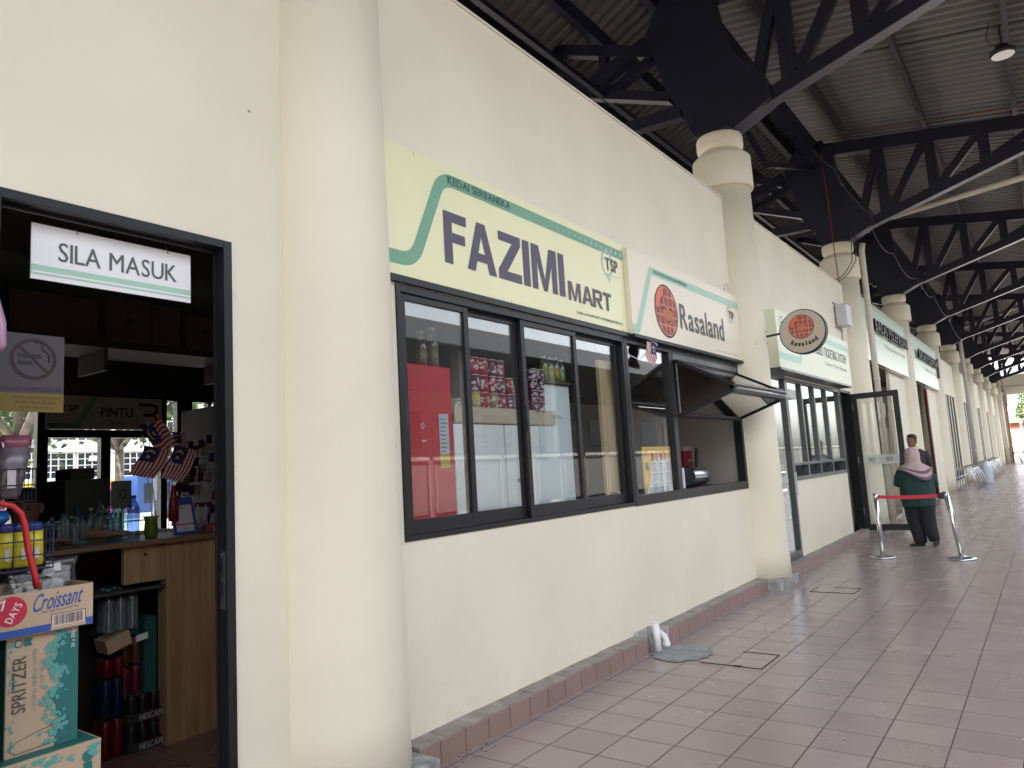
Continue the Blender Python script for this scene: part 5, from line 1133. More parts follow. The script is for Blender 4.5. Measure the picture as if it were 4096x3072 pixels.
def tin(x, y, z, h, r, body, label, grp, bands=True, nm='snack_tin'):
    t = thing(nm, label, 'tin', (x, y, z), grp); m = MB(); m.lathe((x, y, z), [(r, 0), (r, h)], 20); m.build('body', body, t)
    m = MB(); m.lathe((x, y, z+h), [(r*1.04, 0), (r*1.04, .008)], 20); m.lathe((x, y, z-.0), [(r*1.03, 0), (r*1.03, .004)], 20); m.build('rim', CHROME2, t)
    if bands:
        rb = random.Random(int(y*1000)+int(z*100)); m = MB()
        for q in range(9):
            a = rb.uniform(-1.3, .6); zz = z+rb.uniform(.15, .85)*h; s_ = rb.uniform(.006, .016)
            for e in range(1):
                px, py = x+(r+.0008)*math.cos(a), y+(r+.0008)*math.sin(a); tx_, ty_ = -math.sin(a)*s_, math.cos(a)*s_
                m.add([(px-tx_, py-ty_, zz-s_*.6), (px+tx_, py+ty_, zz-s_*.4), (px+tx_*.6, py+ty_*.6, zz+s_*.8), (px-tx_*.8, py-ty_*.8, zz+s_*.6)], [(0, 1, 2, 3)])
        m.build('print', mat('print pale', (.62, .60, .60), .5), t, merge=False)
tiers = ['on the tray', 'in the second tier', 'in the top tier']
for i in range(5):
    y = 3.90+i*.100
    for j in range(3):
        if i == 4 and j == 2: continue
        tin(-.36, y, 1.925+j*.122, .118, .044, [CRED, CWIN, CRED][(i+j) % 3] if j else [CYEL, CRED, CGOL, CRED, CWIN][i], ['leftmost', 'second', 'third', 'fourth', 'fifth'][i]+' snack tin of the red row '+tiers[j], 'red snack tins on the tray')
for i in range(2):
    for j in range(4): tin(-.34, 4.60+i*.088, 1.925+j*.084, .081, .040, CWIN, ['left', 'right'][i]+' wine coloured tin at the end of the tray, level '+['one', 'two', 'three', 'four'][j]+' from below', 'wine coloured tins at the tray end')
for i in range(3): tin(-.40+.0, 3.66+i*.085, 1.842, .15, .038, [CLIM, CGOL, CLIM][i], ['lime tin right of the red fridge', 'gold tin right of the red fridge', 'second lime tin beside the gold one'][i], 'lime and gold tins by the fridge')
JAR = glass_mat('jar clear', (.85, .88, .86), base=.10, haze=.06)
def jar(x, y, z, h, r, fill, label, grp):
    t = thing('snack_jar', label, 'jar', (x, y, z), grp); m = MB(); m.lathe((x, y, z+.004), [(r*.93, 0), (r*.93, h*.62)], 16); m.build('contents', fill, t)
    m = MB(); m.lathe((x, y, z), [(r, 0), (r, h*.55), (r*.8, h*.8), (r*.62, h*.9), (r*.62, h)], 18); m.build('glass', JAR, t); m = MB()
    m.lathe((x, y, z+h*.93), [(r*.66, 0), (r*.66, h*.03), (r*.6, h*.035), (r*.66, h*.04), (r*.66, h*.10)], 18); m.build('lid', CHROME2, t)
NUT = mat('nuts', (.30, .22, .14), .8, var=.5, vscale=60)
for i, (x, y, h) in enumerate(((-.42, 3.16, .17), (-.42, 3.25, .20), (-.40, 3.43, .24), (-.38, 3.52, .27), (-.55, 3.34, .2))):
    jar(x, y, 2.192, h, .038, NUT, 'clear jar of nuts on the red fridge, '+['leftmost', 'second', 'fourth and tall', 'tallest at the right edge', 'standing behind the others'][i], 'jars on the red fridge')
for i in range(4): jar(-.36, 4.80+i*.085, 2.187, .20-.01*(i % 2), .034, [CLIM, CYEL, CYEL, CLIM][i], 'clear topped jar on the chiller shelf, '+['first', 'second', 'third', 'last'][i]+' from the left', 'jars on the chiller shelf')
m = MB(); m.box(-.13-.02, -.12+.0, 5.27, 5.52, .2, 2.37); pl_ = m.build('plywood_board', PLY); tag(pl_, 'tall plywood board standing behind the last sliding pane', 'board')
rk = thing('dark_shelf_unit', 'dark shelf unit seen beside the plywood board', 'shelf', (-.8, 5.2, 0)); m = MB()
for z in (1.2, 1.5, 1.8, 2.1): m.box(-1.3, -.45, 5.18, 5.55, z, z+.02)
m.box(-1.3, -1.28, 5.18, 5.55, .05, 2.5); m.build('shelves', SHELFW, rk)
m = MB(); m.box(-2.6, -1.3, 3.0, 5.5, .05, 2.1); tag(m.build('back_shelving', SHELFW, bevel=.01), 'dark shelving standing deep inside the first shop', 'shelving')

# ------------------------------------------------------------------ waffle stall interior
mn = thing('menu_poster', 'orange and white menu sheet taped inside the fixed pane of the waffle stall', 'poster', (-.06, 6.1, 1.2))
B(-.052, -.050, 5.80, 6.392, 1.20, 1.63).build('sheet', mat('menu orange', (.85, .45, .06), .5), mn)
m = MB(); m.add([(-.0492, 5.80, 1.20), (-.0492, 6.385, 1.20), (-.0492, 6.385, 1.53), (-.0492, 6.22, 1.51), (-.0492, 6.14, 1.535), (-.0492, 6.05, 1.51), (-.0492, 5.97, 1.50), (-.0492, 5.955, 1.42), (-.0492, 5.925, 1.30), (-.0492, 5.85, 1.235)], [list(range(10))]); m.build('white_area', mat('menu white', (.78, .80, .84), .5), mn)
rr = random.Random(3); m = MB()
for cxx in (5.985, 6.12, 6.26):
    for k in range(17):
        w = rr.uniform(.05, .10); 
        if k % 6 == 5: continue
        m.box(-.0488, -.0485, cxx, cxx+w, 1.225+k*.0155, 1.229+k*.0155+(.003 if k % 6 == 4 else 0))
for k in range(6): m.box(-.0488, -.0485, 5.82, 5.92, 1.56+k*.0, 1.563)
m.build('menu_print', mat('menu ink', (.10, .10, .16), .6), mn); m = MB()
for i, yy in enumerate((6.0, 6.09, 6.18, 6.265)): m.lathe((-.0475, yy, 1.50), [(.012, 0), (.02, .02), (.02, .05), (.008, .09)], 8, i % 2, sx=.1)
m.lathe((-.0475, 5.88, 1.42), [(.02, 0), (.035, .03), (.03, .07)], 8, 0, sx=.1); m.lathe((-.0475, 5.86, 1.24), [(.018, 0), (.022, .06)], 8, 2, sx=.1); m.build('picture_print', [mat('choc', (.10, .04, .02), .6), mat('pink ice', (.6, .25, .25), .6), mat('green drink', (.15, .40, .08), .6)], mn)
sc_ = B(-.045, -.042, 6.53, 6.66, 1.225, 1.42).build('notice_card', mat('lilac white card', (.60, .55, .70), .5)); tag(sc_, 'small lilac bordered card standing at the left of the serving hatch', 'card')
ctr = thing('stall_counter', 'dark counter inside the serving hatch', 'counter', (-.5, 7, 0)); B(-.75, -.14, 5.8, 8.45, .05, 1.18).build('top', mat('stall counter', (.05, .045, .04), .4), ctr)
wm = thing('waffle_iron', 'round steel waffle iron with a black handle on the stall counter', 'waffle iron', (-.4, 7.8, 1.18))
m = MB(); m.cyl((-.42, 7.62, 1.31), (-.36, 7.88, 1.31), .10, n=32); m.build('plates', CHROME2, wm, bevel=.006); m = MB(); m.cyl((-.359, 7.882, 1.31), (-.357, 7.892, 1.31), .085, n=32); m.build('cover', mat('iron face', (.62, .62, .60), .35), wm)
m = MB(); m.tube([(-.38, 7.78, 1.40), (-.38, 7.80, 1.50), (-.38, 7.82, 1.62)], .018, 8); m.build('handle', BLACK, wm); B(-.50, -.28, 7.60, 7.95, 1.182, 1.21).build('base', BLACK, wm)
sp = thing('batter_pot', 'black round pot with an upright handle left of the waffle iron', 'pot', (-.45, 7.1, 1.18)); m = MB(); m.lathe((-.42, 7.05, 1.182), [(.10, 0), (.13, .05), (.13, .13), (.09, .17)], 24); m.tube([(-.42, 7.05, 1.34), (-.42, 7.05, 1.50)], .02, 8); m.build('body', mat('pot dark', (.03, .012, .010), .4), sp)
bs = thing('red_snack_box', 'red printed box with a white header leaning at the back of the stall', 'box', (-.8, 8.3, 1.4)); B(-.70, -.62, 8.0, 8.75-.2, 1.42, 1.60).build('body', mat('box red dark', (.22, .012, .015), .5), bs); B(-.70, -.615, 8.0, 8.52, 1.605, 1.66).build('header', mat('box header', (.35, .33, .30), .5), bs); wtext('lettering', 'nestle', -.618, 8.12, 8.3, 1.47, 1.52, mat('dull white', (.45, .42, .42), .5), bs)
gb = thing('grey_green_box', 'dark green box with a pale lid beside the red box in the stall', 'box', (-.7, 7.6, 1.2)); B(-.72, -.62, 7.35, 7.92, 1.18, 1.52).build('body', mat('dull green', (.05, .08, .07), .5), gb); B(-.72, -.615, 7.35, 7.92, 1.521, 1.56).build('lid', mat('dull lid', (.22, .24, .22), .5), gb)
cbn = thing('wall_shelf', 'grey shelves with cups on the back wall of the waffle stall', 'shelf', (-2.5, 7, 1.5)); m = MB()
for z in (1.35, 1.75, 2.15): m.box(-2.9, -2.5, 5.9, 7.6, z, z+.03)
for y in (5.9, 6.7, 7.57): m.box(-2.9, -2.5, y, y+.03, 1.0, 2.5)
m.build('boards', mat('shelf grey', (.20, .19, .18), .6), cbn); rr = random.Random(8); m = MB()
for i in range(26):
    y = rr.uniform(5.95, 7.5); z = rr.choice((1.38, 1.78)); m.lathe((-2.6, y, z), [(.03, 0), (.038, rr.uniform(.08, .2))], 10)
m.build('cups', mat('cup grey', (.35, .34, .33), .5), cbn)
# little flag clipped under the signboard
fl_ = thing('window_flag', 'small national flag hanging from the frame between lime and waffle shop signs', 'flag', (.05, 6.0, 2.5)); flag('cloth', (.06, 6.06, 2.545), (-.0, -.07, -.20), (.0, -.20, .02), fl_, .014)
m = MB(); m.tube([(.03, 5.93, 2.56), (.05, 5.97, 2.575), (.06, 6.03, 2.565), (.06, 6.06, 2.545)], .006, 6); m.tube([(.02, 5.55, 2.42), (.03, 5.72, 2.39), (.04, 5.95, 2.50)], .004, 5); m.build('stick', WHITEP, fl_)

# ------------------------------------------------------------------ ticket office + halls: chairs, partition, lamps
oc_ = thing('office_counter', 'grey ticket counter with monitors behind the ticket window', 'counter', (-1, 11.7, 0)); B(-1.2, -.3, 10.3, 13.1, .05, 1.08).build('top', mat('office grey', (.30, .31, .32), .5), oc_)
for i, y in enumerate((10.9, 11.8, 12.6)):
    mo = thing('monitor', ['left', 'middle', 'right'][i]+' black monitor seen from behind on the ticket counter', 'monitor', (-.8, y, 1.08), 'monitors on the ticket counter'); B(-.82, -.78, y-.25, y+.25, 1.2, 1.5).build('screen', BLACK, mo, bevel=.004); B(-.81, -.77, y-.03, y+.03, 1.085, 1.2).build('stand', BLACK, mo)
lt = thing('leaflet_rack', 'white leaflets fanned at the left corner of the ticket window', 'leaflets', (-.2, 10.4, 1.19)); m = MB(); rr = random.Random(2)
for i in range(7): m.obox((-.2-.03*i, 10.42+i*.04, 1.28), (.004, 0, 0), (.01, .06, .03), (.02, 0, .14))
m.build('leaflets', WHITE, lt)
for i, (x, y, z, w) in enumerate(((-2.0, 16.2, 3.5, 1.2), (-2.2, 18.2, 3.5, 1.2), (-4.5, 17.2, 3.5, 1.2), (-2.0, 22.5, 3.5, 1.2), (-4.6, 24.5, 3.5, 1.2), (-5.5, 19.5, 3.5, 1.2))):
    t = thing('ceiling_lamp', 'fluorescent ceiling lamp glowing inside the departure hall', 'lamp', (x, y, z), 'fluorescent lamps in the departure hall'); B(x-.6, x+.6, y-.06, y+.06, z, z+.05).build('tube', mat('lit tube', (1, .98, .92), .5, emit=6), t)
rb_ = thing('exit_box', 'dark red box sign inside the first entrance', 'sign', (-1.6, 18, 2.9)); B(-1.7, -1.6, 17.2, 18.6, 2.75, 2.98).build('case', mat('dim red', (.16, .015, .015), .5), rb_)
for i in range(5):
    y = 16+i*.7; t = thing('hall_seat', 'dark hall seat row behind the first entrance glass', 'seat', (-2.4, y, 0), 'seats inside the departure hall'); B(-2.7, -2.2, y, y+.5, .42, .46).build('seat', mat('seat blue', (.04, .06, .12), .5), t); B(-2.72, -2.68, y, y+.5, .46, .9).build('backrest', mat('seat blue', (.04, .06, .12), .5), t); B(-2.5, -2.45, y+.2, y+.25, .04, .42).build('leg', CHROME2, t)
if 1:
    yy = 13.9; t = thing('stacked_cartons', 'dark red striped cartons stacked inside the ticket office door', 'boxes', (-.4, yy, .05)); m = MB()
    for k in range(4): m.box(-.55, -.22, 13.75, 14.1, .05+k*.17, .21+k*.17, k % 2)
    m.build('cartons', [mat('carton wine', (.20, .05, .06), .6), mat('carton grey', (.42, .40, .40), .6)], t)

# ------------------------------------------------------------------ people
def append_mesh(o, mb, mats_extra=()):
    me = o.data; bm = bmesh.new(); bm.from_mesh(me); base = len(me.materials)
    for m in mats_extra: me.materials.append(m)
    vs = [bm.verts.new(v) for v in mb.v]
    for f, mi, sm in zip(mb.f, mb.mi, mb.sm):
        try: fc = bm.faces.new([vs[i] for i in f]); fc.material_index = 0 if mi == 0 else base+mi-1; fc.smooth = sm
        except ValueError: pass
    bmesh.ops.recalc_face_normals(bm, faces=bm.faces); bm.to_mesh(me); bm.free()
def hand(nodes, edges, wrist, pre, d, side, palm_n, curl=.35):
    """five fingers: d along the hand, side towards the thumb"""
    d = Vector(d).normalized(); s = Vector(side).normalized(); n = Vector(palm_n).normalized(); w = Vector(nodes[wrist][0])
    nodes[pre+'p'] = (tuple(w+d*.05), (.026, .014)); edges.append((wrist, pre+'p'))
    for i, (off, L) in enumerate(((.026, .070), (.009, .080), (-.009, .074), (-.026, .058))):
        a = w+d*.088+s*off; b = a+d*L*.5*(1-curl*.3)+n*L*.15*curl; c = b+d*L*.4*(1-curl)+n*L*.5*curl
        nodes[pre+'a%d' % i] = (tuple(a), .0095); nodes[pre+'b%d' % i] = (tuple(b), .0082); nodes[pre+'c%d' % i] = (tuple(c), .0065)
        edges += [(pre+'p', pre+'a%d' % i), (pre+'a%d' % i, pre+'b%d' % i), (pre+'b%d' % i, pre+'c%d' % i)]
    t1 = w+d*.035+s*.034; t2 = t1+d*.03+s*.022+n*.01; nodes[pre+'t1'] = (tuple(t1), .011); nodes[pre+'t2'] = (tuple(t2), .008)
    edges += [(pre+'p', pre+'t1'), (pre+'t1', pre+'t2')]
def head_mb(c, yaw, h=.225, face=True):
    """head shaped by rings, nose, ears, eyes, brows and mouth; yaw 0 looks to -y"""
    m = MB(); ca, sa = math.cos(yaw), math.sin(yaw)
    def T(x, y, z): return (c[0]+x*ca-y*sa, c[1]+x*sa+y*ca, c[2]+z)
    prof = [(-.50, .030, .035, -.045), (-.46, .050, .052, -.035), (-.38, .060, .072, -.018), (-.25, .067, .088, 0), (-.08, .073, .096, .004), (.08, .076, .098, .004), (.22, .076, .098, .008), (.35, .066, .086, .01), (.44, .048, .062, .012), (.5, .020, .026, .012)]
    k = h/.225; n = 20; o = len(m.v)
    for q, rx, ry, cy in prof:
        for i in range(n):
            t = 2*math.pi*i/n; m.v.append(T(rx*k*math.cos(t), (cy+ry*math.sin(t))*k, q*h))
    for j in range(len(prof)-1):
        for i in range(n): m.f.append([o+j*n+i, o+j*n+(i+1) % n, o+(j+1)*n+(i+1) % n, o+(j+1)*n+i]); m.mi.append(0); m.sm.append(True)
    m.f.append([o+i for i in range(n)]); m.mi.append(0); m.sm.append(True); m.f.append([o+(len(prof)-1)*n+i for i in range(n)]); m.mi.append(0); m.sm.append(True)
    # nose
    m.add([T(-.006*k, -.092*k, .01*h/.225), T(.006*k, -.092*k, .01), T(.014*k, -.092*k, -.038), T(-.014*k, -.092*k, -.038), T(0, -.118*k, -.032)], [(0, 1, 4), (1, 2, 4), (2, 3, 4), (3, 0, 4)], 0, True)
    for sx in (-1, 1):
        m.loft([(*T(sx*.077*k, .008, z), .009, .018*q) for z, q in ((-.03, .4), (-.015, .9), (.005, 1.1), (.022, .7), (.03, .2))], 8)
        m.cyl(T(sx*.029*k, -.086*k, .002), T(sx*.029*k, -.094*k, .002), .010, .006, 8, 1)
        m.obox(T(sx*.030*k, -.092*k, .022), Vector(T(.014, 0, 0))-Vector(T(-.014, 0, 0)), Vector((0, 0, .005)), Vector(T(0, .006, 0))-Vector(T(0, 0, 0)), 2)
    m.obox(T(0, -.087*k, -.063), Vector(T(.019, 0, 0))-Vector(T(-.019, 0, 0)), Vector((0, 0, .008)), Vector(T(0, .010, 0))-Vector(T(0, 0, 0)), 3)
    return m
EYE = mat('eye', (.05, .04, .04), .3); LIP = mat('lips', (.22, .07, .06), .5)
# woman walking away
wo = thing('person', 'person in pink headscarf, dark green tunic and black trousers walking away past the barrier', 'person', (1.13, 12.45, 0))
N_ = {'pel': ((1.13, 12.46, .74), .15), 'sp': ((1.13, 12.48, .95), .15), 'ch': ((1.13, 12.49, 1.10), .14), 'nk': ((1.125, 12.50, 1.22), .05), 'hd': ((1.12, 12.50, 1.29), .06),
      'lh': ((1.05, 12.46, .68), .10), 'lk': ((1.05, 12.50, .40), .065), 'la': ((1.10, 12.46, .09), .042), 'lt': ((.985, 12.475, .04), .034),
      'rh': ((1.22, 12.46, .68), .10), 'rk': ((1.24, 12.47, .40), .065), 'ra': ((1.285, 12.37, .19), .034), 'rt': ((1.305, 12.345, .10), .020),
      'ls': ((.99, 12.49, 1.13), .06), 'le': ((.89, 12.55, .96), .045), 'lw': ((.98, 12.74, .95), .028), 'rs': ((1.27, 12.49, 1.13), .06), 're': ((1.345, 12.55, .93), .045), 'rw': ((1.24, 12.74, .94), .028)}
E_ = [('pel', 'sp'), ('sp', 'ch'), ('ch', 'nk'), ('nk', 'hd'), ('pel', 'lh'), ('lh', 'lk'), ('lk', 'la'), ('la', 'lt'), ('pel', 'rh'), ('rh', 'rk'), ('rk', 'ra'), ('ra', 'rt'), ('ch', 'ls'), ('ls', 'le'), ('le', 'lw'), ('ch', 'rs'), ('rs', 're'), ('re', 'rw')]
hand(N_, E_, 'lw', 'L', (.5, .8, 0), (0, 0, 1), (1, -.3, 0)); hand(N_, E_, 'rw', 'R', (-.5, .8, 0), (0, 0, 1), (-1, -.3, 0))
bo = skin(N_, E_, 'body', SKIN, wo); append_mesh(bo, head_mb((1.12, 12.50, 1.372), math.pi+.25, .21), [EYE, HAIR, LIP])
GRN = mat('dark green cloth', (.008, .040, .037), .85, var=.25, vscale=7, bump=.5, bscale=14); BLK = mat('black cloth', (.010, .011, .016), .9, var=.2, vscale=9, bump=.4, bscale=12)
fold = lambda t: 1+.022*math.sin(9*t+1)+.014*math.sin(17*t)
m = MB(); m.loft([(1.13, 12.46, .60, .216, .165, fold), (1.13, 12.46, .63, .220, .17, fold), (1.13, 12.46, .75, .230, .19, fold), (1.132, 12.46, .86, .232, .20, fold), (1.13, 12.47, .98, .228, .19, fold), (1.135, 12.48, 1.08, .226, .17, fold), (1.135, 12.48, 1.15, .215, .145, fold), (1.13, 12.49, 1.20, .165, .11), (1.125, 12.49, 1.235, .075, .075)], 40)
m.tube([(1.0, 12.49, 1.15), (.95, 12.51, 1.10), (.905, 12.54, 1.02), (.885, 12.56, .955), (.91, 12.62, .94)], [.075, .088, .086, .080, .066], 14); m.tube([(1.26, 12.49, 1.15), (1.30, 12.51, 1.08), (1.335, 12.54, .99), (1.345, 12.57, .93), (1.32, 12.64, .925)], [.075, .082, .078, .070, .06], 14)
m.build('tunic', GRN, wo)
m = MB(); m.tube([(1.06, 12.46, .74), (1.05, 12.47, .58), (1.045, 12.50, .42), (1.075, 12.48, .25), (1.10, 12.455, .10), (1.105, 12.455, .06)], [.125, .125, .112, .102, .088, .080], 18); m.tube([(1.21, 12.46, .74), (1.22, 12.46, .58), (1.225, 12.47, .44), (1.25, 12.42, .29), (1.285, 12.36, .17), (1.30, 12.345, .115)], [.125, .125, .110, .094, .080, .066], 18); m.build('trousers', BLK, wo)
SHOE = mat('shoe black', (.012, .012, .014), .6); SOLE = mat('shoe sole', (.42, .42, .42), .6); SOLEG = mat('sole grey', (.07, .07, .085), .8)
m = MB(); m.loft([(1.05, 12.47, .002, .115, .042), (1.05, 12.47, .012, .118, .044)], 20, 1); m.loft([(1.05, 12.47, .012, .112, .041), (1.05, 12.47, .04, .105, .039), (1.085, 12.465, .062, .065, .036), (1.10, 12.46, .085, .04, .032)], 20); m.build('shoe', [SHOE, SOLE], wo)
m = MB(); q0, q1 = Vector((1.285, 12.375, .012)), Vector((1.335, 12.30, .125)); d = (q1-q0).normalized(); sd_ = Vector((1, .25, -.15)).normalized(); up = sd_.cross(d).normalized(); 
if up.y < 0: up = -up
n = 20; rings = []; o = len(m.v); prof = [(0, .9), (.010, 1.0), (.035, .9), (.055, .6)]
for hgt, sc in prof:
    for i in range(n):
        t = 2*math.pi*i/n; m.v.append(tuple((q0+q1)/2+d*(.076*sc*math.cos(t))+sd_*(.043*sc*math.sin(t)*(1+.12*math.cos(t)))+up*hgt))
for j in range(len(prof)-1):
    for i in range(n): m.f.append([o+j*n+i, o+j*n+(i+1) % n, o+(j+1)*n+(i+1) % n, o+(j+1)*n+i]); m.mi.append(0); m.sm.append(True)
m.f.append([o+i for i in range(n)]); m.mi.append(1); m.sm.append(False); m.f.append([o+(len(prof)-1)*n+i for i in range(n)]); m.mi.append(0); m.sm.append(True)
m.build('shoe', [SHOE, SOLEG], wo)
# headscarf: closed cap flowing into a pointed drape on the back
m = MB(); n = 44; cxh, cyh = 1.115, 12.495
rows = [(1.494, .022, .025), (1.483, .060, .064), (1.455, .088, .096), (1.41, .103, .112), (1.35, .106, .116), (1.29, .104, .112), (1.245, .118, .120), (1.205, .180, .152), (1.175, .216, .176), (1.15, .236, .192), (1.125, .246, .204), (1.10, .252, .214)]
for j, (z, rx, ry) in enumerate(rows):
    q = max(0, j-6)/5
    for i in range(n):
        t = 2*math.pi*i/n; back = max(0, math.cos(t-(-math.pi/2+.55)))**3
        zz = z + q*(.055-.16*back) if j > 6 else z; f = 1+.02*math.sin(8*t+j*.5)*min(1, j/5)
        if j > 6: f *= 1-.10*q*(1-back)
        m.v.append((cxh+rx*f*math.cos(t)+.060*q*back, cyh+ry*f*math.sin(t)-.040*q*back, zz))
for j in range(len(rows)-1):
    for i in range(n):
        m.f.append([j*n+i, j*n+(i+1) % n, (j+1)*n+(i+1) % n, (j+1)*n+i]); m.mi.append(1 if j in (8, 10) else 0); m.sm.append(True)
m.f.append(list(range(n))); m.mi.append(0); m.sm.append(True)
sc = mat('scarf pink', (.40, .30, .30), .85); nn_ = sc.node_tree.nodes; ll = sc.node_tree.links; g = nn_.new('ShaderNodeNewGeometry'); v = nn_.new('ShaderNodeTexVoronoi'); v.inputs['Scale'].default_value = 55; ll.new(g.outputs[0], v.inputs['Vector'])
r = nn_.new('ShaderNodeMapRange'); r.inputs[1].default_value = .25; r.inputs[2].default_value = .35; ll.new(v.outputs['Distance'], r.inputs[0]); mx = nn_.new('ShaderNodeMix'); mx.data_type = 'RGBA'; mx.inputs[6].default_value = (.20, .12, .15, 1); mx.inputs[7].default_value = (.44, .33, .33, 1); ll.new(r.outputs[0], mx.inputs[0]); ll.new(mx.outputs[2], nn_['Principled BSDF'].inputs['Base Color'])
m.build('headscarf', [sc, mat('scarf stripe', (.12, .08, .11), .85)], wo)

# man behind her, looking towards the entrance
ma = thing('person', 'person with short black hair, dark shirt and cream collar behind the headscarf wearer', 'person', (.78, 15.1, 0))
X_, Y_ = .80, 15.1
N2 = {'pel': ((X_, Y_, .92), .12), 'sp': ((X_, Y_, 1.15), .12), 'ch': ((X_, Y_, 1.33), .13), 'nk': ((X_, Y_, 1.47), .05), 'hd': ((X_-.01, Y_-.02, 1.55), .05), 'lh': ((X_-.09, Y_, .86), .08), 'lk': ((X_-.10, Y_-.02, .48), .055), 'la': ((X_-.10, Y_, .08), .04), 'lt': ((X_-.11, Y_-.14, .04), .03),
      'rh': ((X_+.09, Y_, .86), .08), 'rk': ((X_+.10, Y_, .48), .055), 'ra': ((X_+.10, Y_+.05, .08), .04), 'rt': ((X_+.12, Y_-.08, .04), .03), 'ls': ((X_-.17, Y_, 1.39), .05), 'le': ((X_-.21, Y_+.03, 1.13), .04), 'lw': ((X_-.17, Y_-.14, .98), .026), 'rs': ((X_+.17, Y_, 1.39), .05), 're': ((X_+.22, Y_+.03, 1.13), .04), 'rw': ((X_+.20, Y_-.1, .93), .026)}
E2 = [(a, b) for a, b in E_ if not (a[0] in 'LR' and len(a) == 2 and a[1] in 'pabc') and a in N2 and b in N2]
hand(N2, E2, 'lw', 'L', (0, -.4, -.9), (0, -1, .3), (1, 0, 0)); hand(N2, E2, 'rw', 'R', (0, -.3, -.9), (0, -1, .3), (-1, 0, 0))
bo = skin(N2, E2, 'body', SKIN2, ma); append_mesh(bo, head_mb((X_-.015, Y_-.03, 1.615), -.45), [EYE, HAIR, LIP])
m = MB(); m.loft([(X_, Y_, .86, .17, .12), (X_, Y_, 1.1, .165, .12), (X_, Y_, 1.3, .19, .13), (X_, Y_, 1.40, .19, .11), (X_, Y_, 1.455, .11, .08), (X_, Y_, 1.475, .07, .065)], 28); m.tube([(X_-.16, Y_, 1.39), (X_-.20, Y_+.02, 1.27), (X_-.215, Y_+.03, 1.13)], [.07, .068, .06], 12); m.tube([(X_+.16, Y_, 1.39), (X_+.20, Y_+.02, 1.27), (X_+.22, Y_+.03, 1.13)], [.07, .068, .06], 12); m.build('shirt', mat('dark shirt', (.035, .03, .035), .85), ma)
m = MB(); m.loft([(X_, Y_-.005, 1.44, .12, .09), (X_, Y_-.005, 1.478, .078, .072), (X_-.003, Y_-.008, 1.50, .072, .068)], 24); m.build('collar', mat('cream collar', (.55, .50, .38), .8), ma)
m = MB(); m.tube([(X_-.09, Y_, .9), (X_-.10, Y_-.02, .48), (X_-.10, Y_, .06)], [.10, .08, .065], 14); m.tube([(X_+.09, Y_, .9), (X_+.10, Y_, .48), (X_+.10, Y_+.05, .06)], [.10, .08, .065], 14); m.build('trousers', BLK, ma)
m = MB(); n = 24
for j, (z, r_, fb) in enumerate(((1.735, .03, 0), (1.73, .055, 0), (1.715, .075, 0), (1.69, .087, .0), (1.665, .090, .10), (1.64, .088, .5), (1.60, .083, .75), (1.56, .072, .95))):
    for i in range(n):
        t = 2*math.pi*i/n; fr = max(0, math.cos(t-(-math.pi/2-.45))); f = 1-fb*fr*.45; m.v.append((X_-.012+r_*f*math.cos(t)*.93, Y_-.018+r_*1.18*f*math.sin(t), z+(.03*fr*fb)))
for j in range(7):
    for i in range(n): m.f.append([j*n+i, j*n+(i+1) % n, (j+1)*n+(i+1) % n, (j+1)*n+i]); m.mi.append(0); m.sm.append(True)
m.f.append(list(range(n))); m.mi.append(0); m.sm.append(True); m.build('hair', HAIR, ma)

# shopkeeper leaning at the counter
sk_ = thing('person', 'person leaning over the counter behind the wire baskets, arm stretched along the counter top', 'person', (-1.95, 1.6, 0))
X3, Y3 = -2.02, 1.68
N3 = {'pel': ((X3-.25, Y3-.12, .85), .12), 'sp': ((X3-.15, Y3-.08, 1.02), .12), 'ch': ((X3-.08, Y3-.04, 1.18), .12), 'nk': ((X3-.03, Y3+.02, 1.30), .045), 'hd': ((X3, Y3+.04, 1.37), .05), 'lh': ((X3-.28, Y3-.2, .80), .08), 'lk': ((X3-.26, Y3-.2, .45), .055), 'la': ((X3-.3, Y3-.2, .10), .04),
      'rh': ((X3-.28, Y3-.02, .80), .08), 'rk': ((X3-.26, Y3-.0, .45), .055), 'ra': ((X3-.3, Y3-.0, .10), .04), 'ls': ((X3-.02, Y3-.18, 1.22), .05), 'le': ((X3+.15, Y3-.12, 1.27), .04), 'lw': ((X3+.30, Y3+.02, 1.25), .028), 'rs': ((X3-.06, Y3+.10, 1.22), .05), 're': ((X3+.18, Y3+.16, 1.27), .042), 'rw': ((X3+.36, Y3+.34, 1.262), .028)}
E3 = [(a, b) for a, b in E_ if a in N3 and b in N3]; hand(N3, E3, 'rw', 'R', (.25, 1, -.05), (-1, .2, .2), (0, 0, -1), .2); hand(N3, E3, 'lw', 'L', (.3, 1, -.05), (1, 0, .1), (0, 0, -1), .2)
bo = skin(N3, E3, 'body', SKIN, sk_); append_mesh(bo, head_mb((X3+.01, Y3+.05, 1.43), R(60)), [EYE, HAIR, LIP])
m = MB(); m.loft([(X3-.24, Y3-.12, .80, .15, .15), (X3-.15, Y3-.08, 1.0, .15, .16), (X3-.09, Y3-.04, 1.16, .14, .17), (X3-.05, Y3-.01, 1.25, .10, .12), (X3-.03, Y3+.02, 1.29, .065, .065)], 24); m.tube([(X3-.05, Y3+.08, 1.22), (X3+.06, Y3+.13, 1.25), (X3+.12, Y3+.15, 1.262)], [.07, .062, .055], 12); m.tube([(X3-.03, Y3-.16, 1.22), (X3+.06, Y3-.15, 1.245), (X3+.12, Y3-.13, 1.262)], [.07, .06, .05], 12); m.build('shirt', mat('wine shirt', (.10, .012, .03), .85), sk_)
m = MB(); n = 20
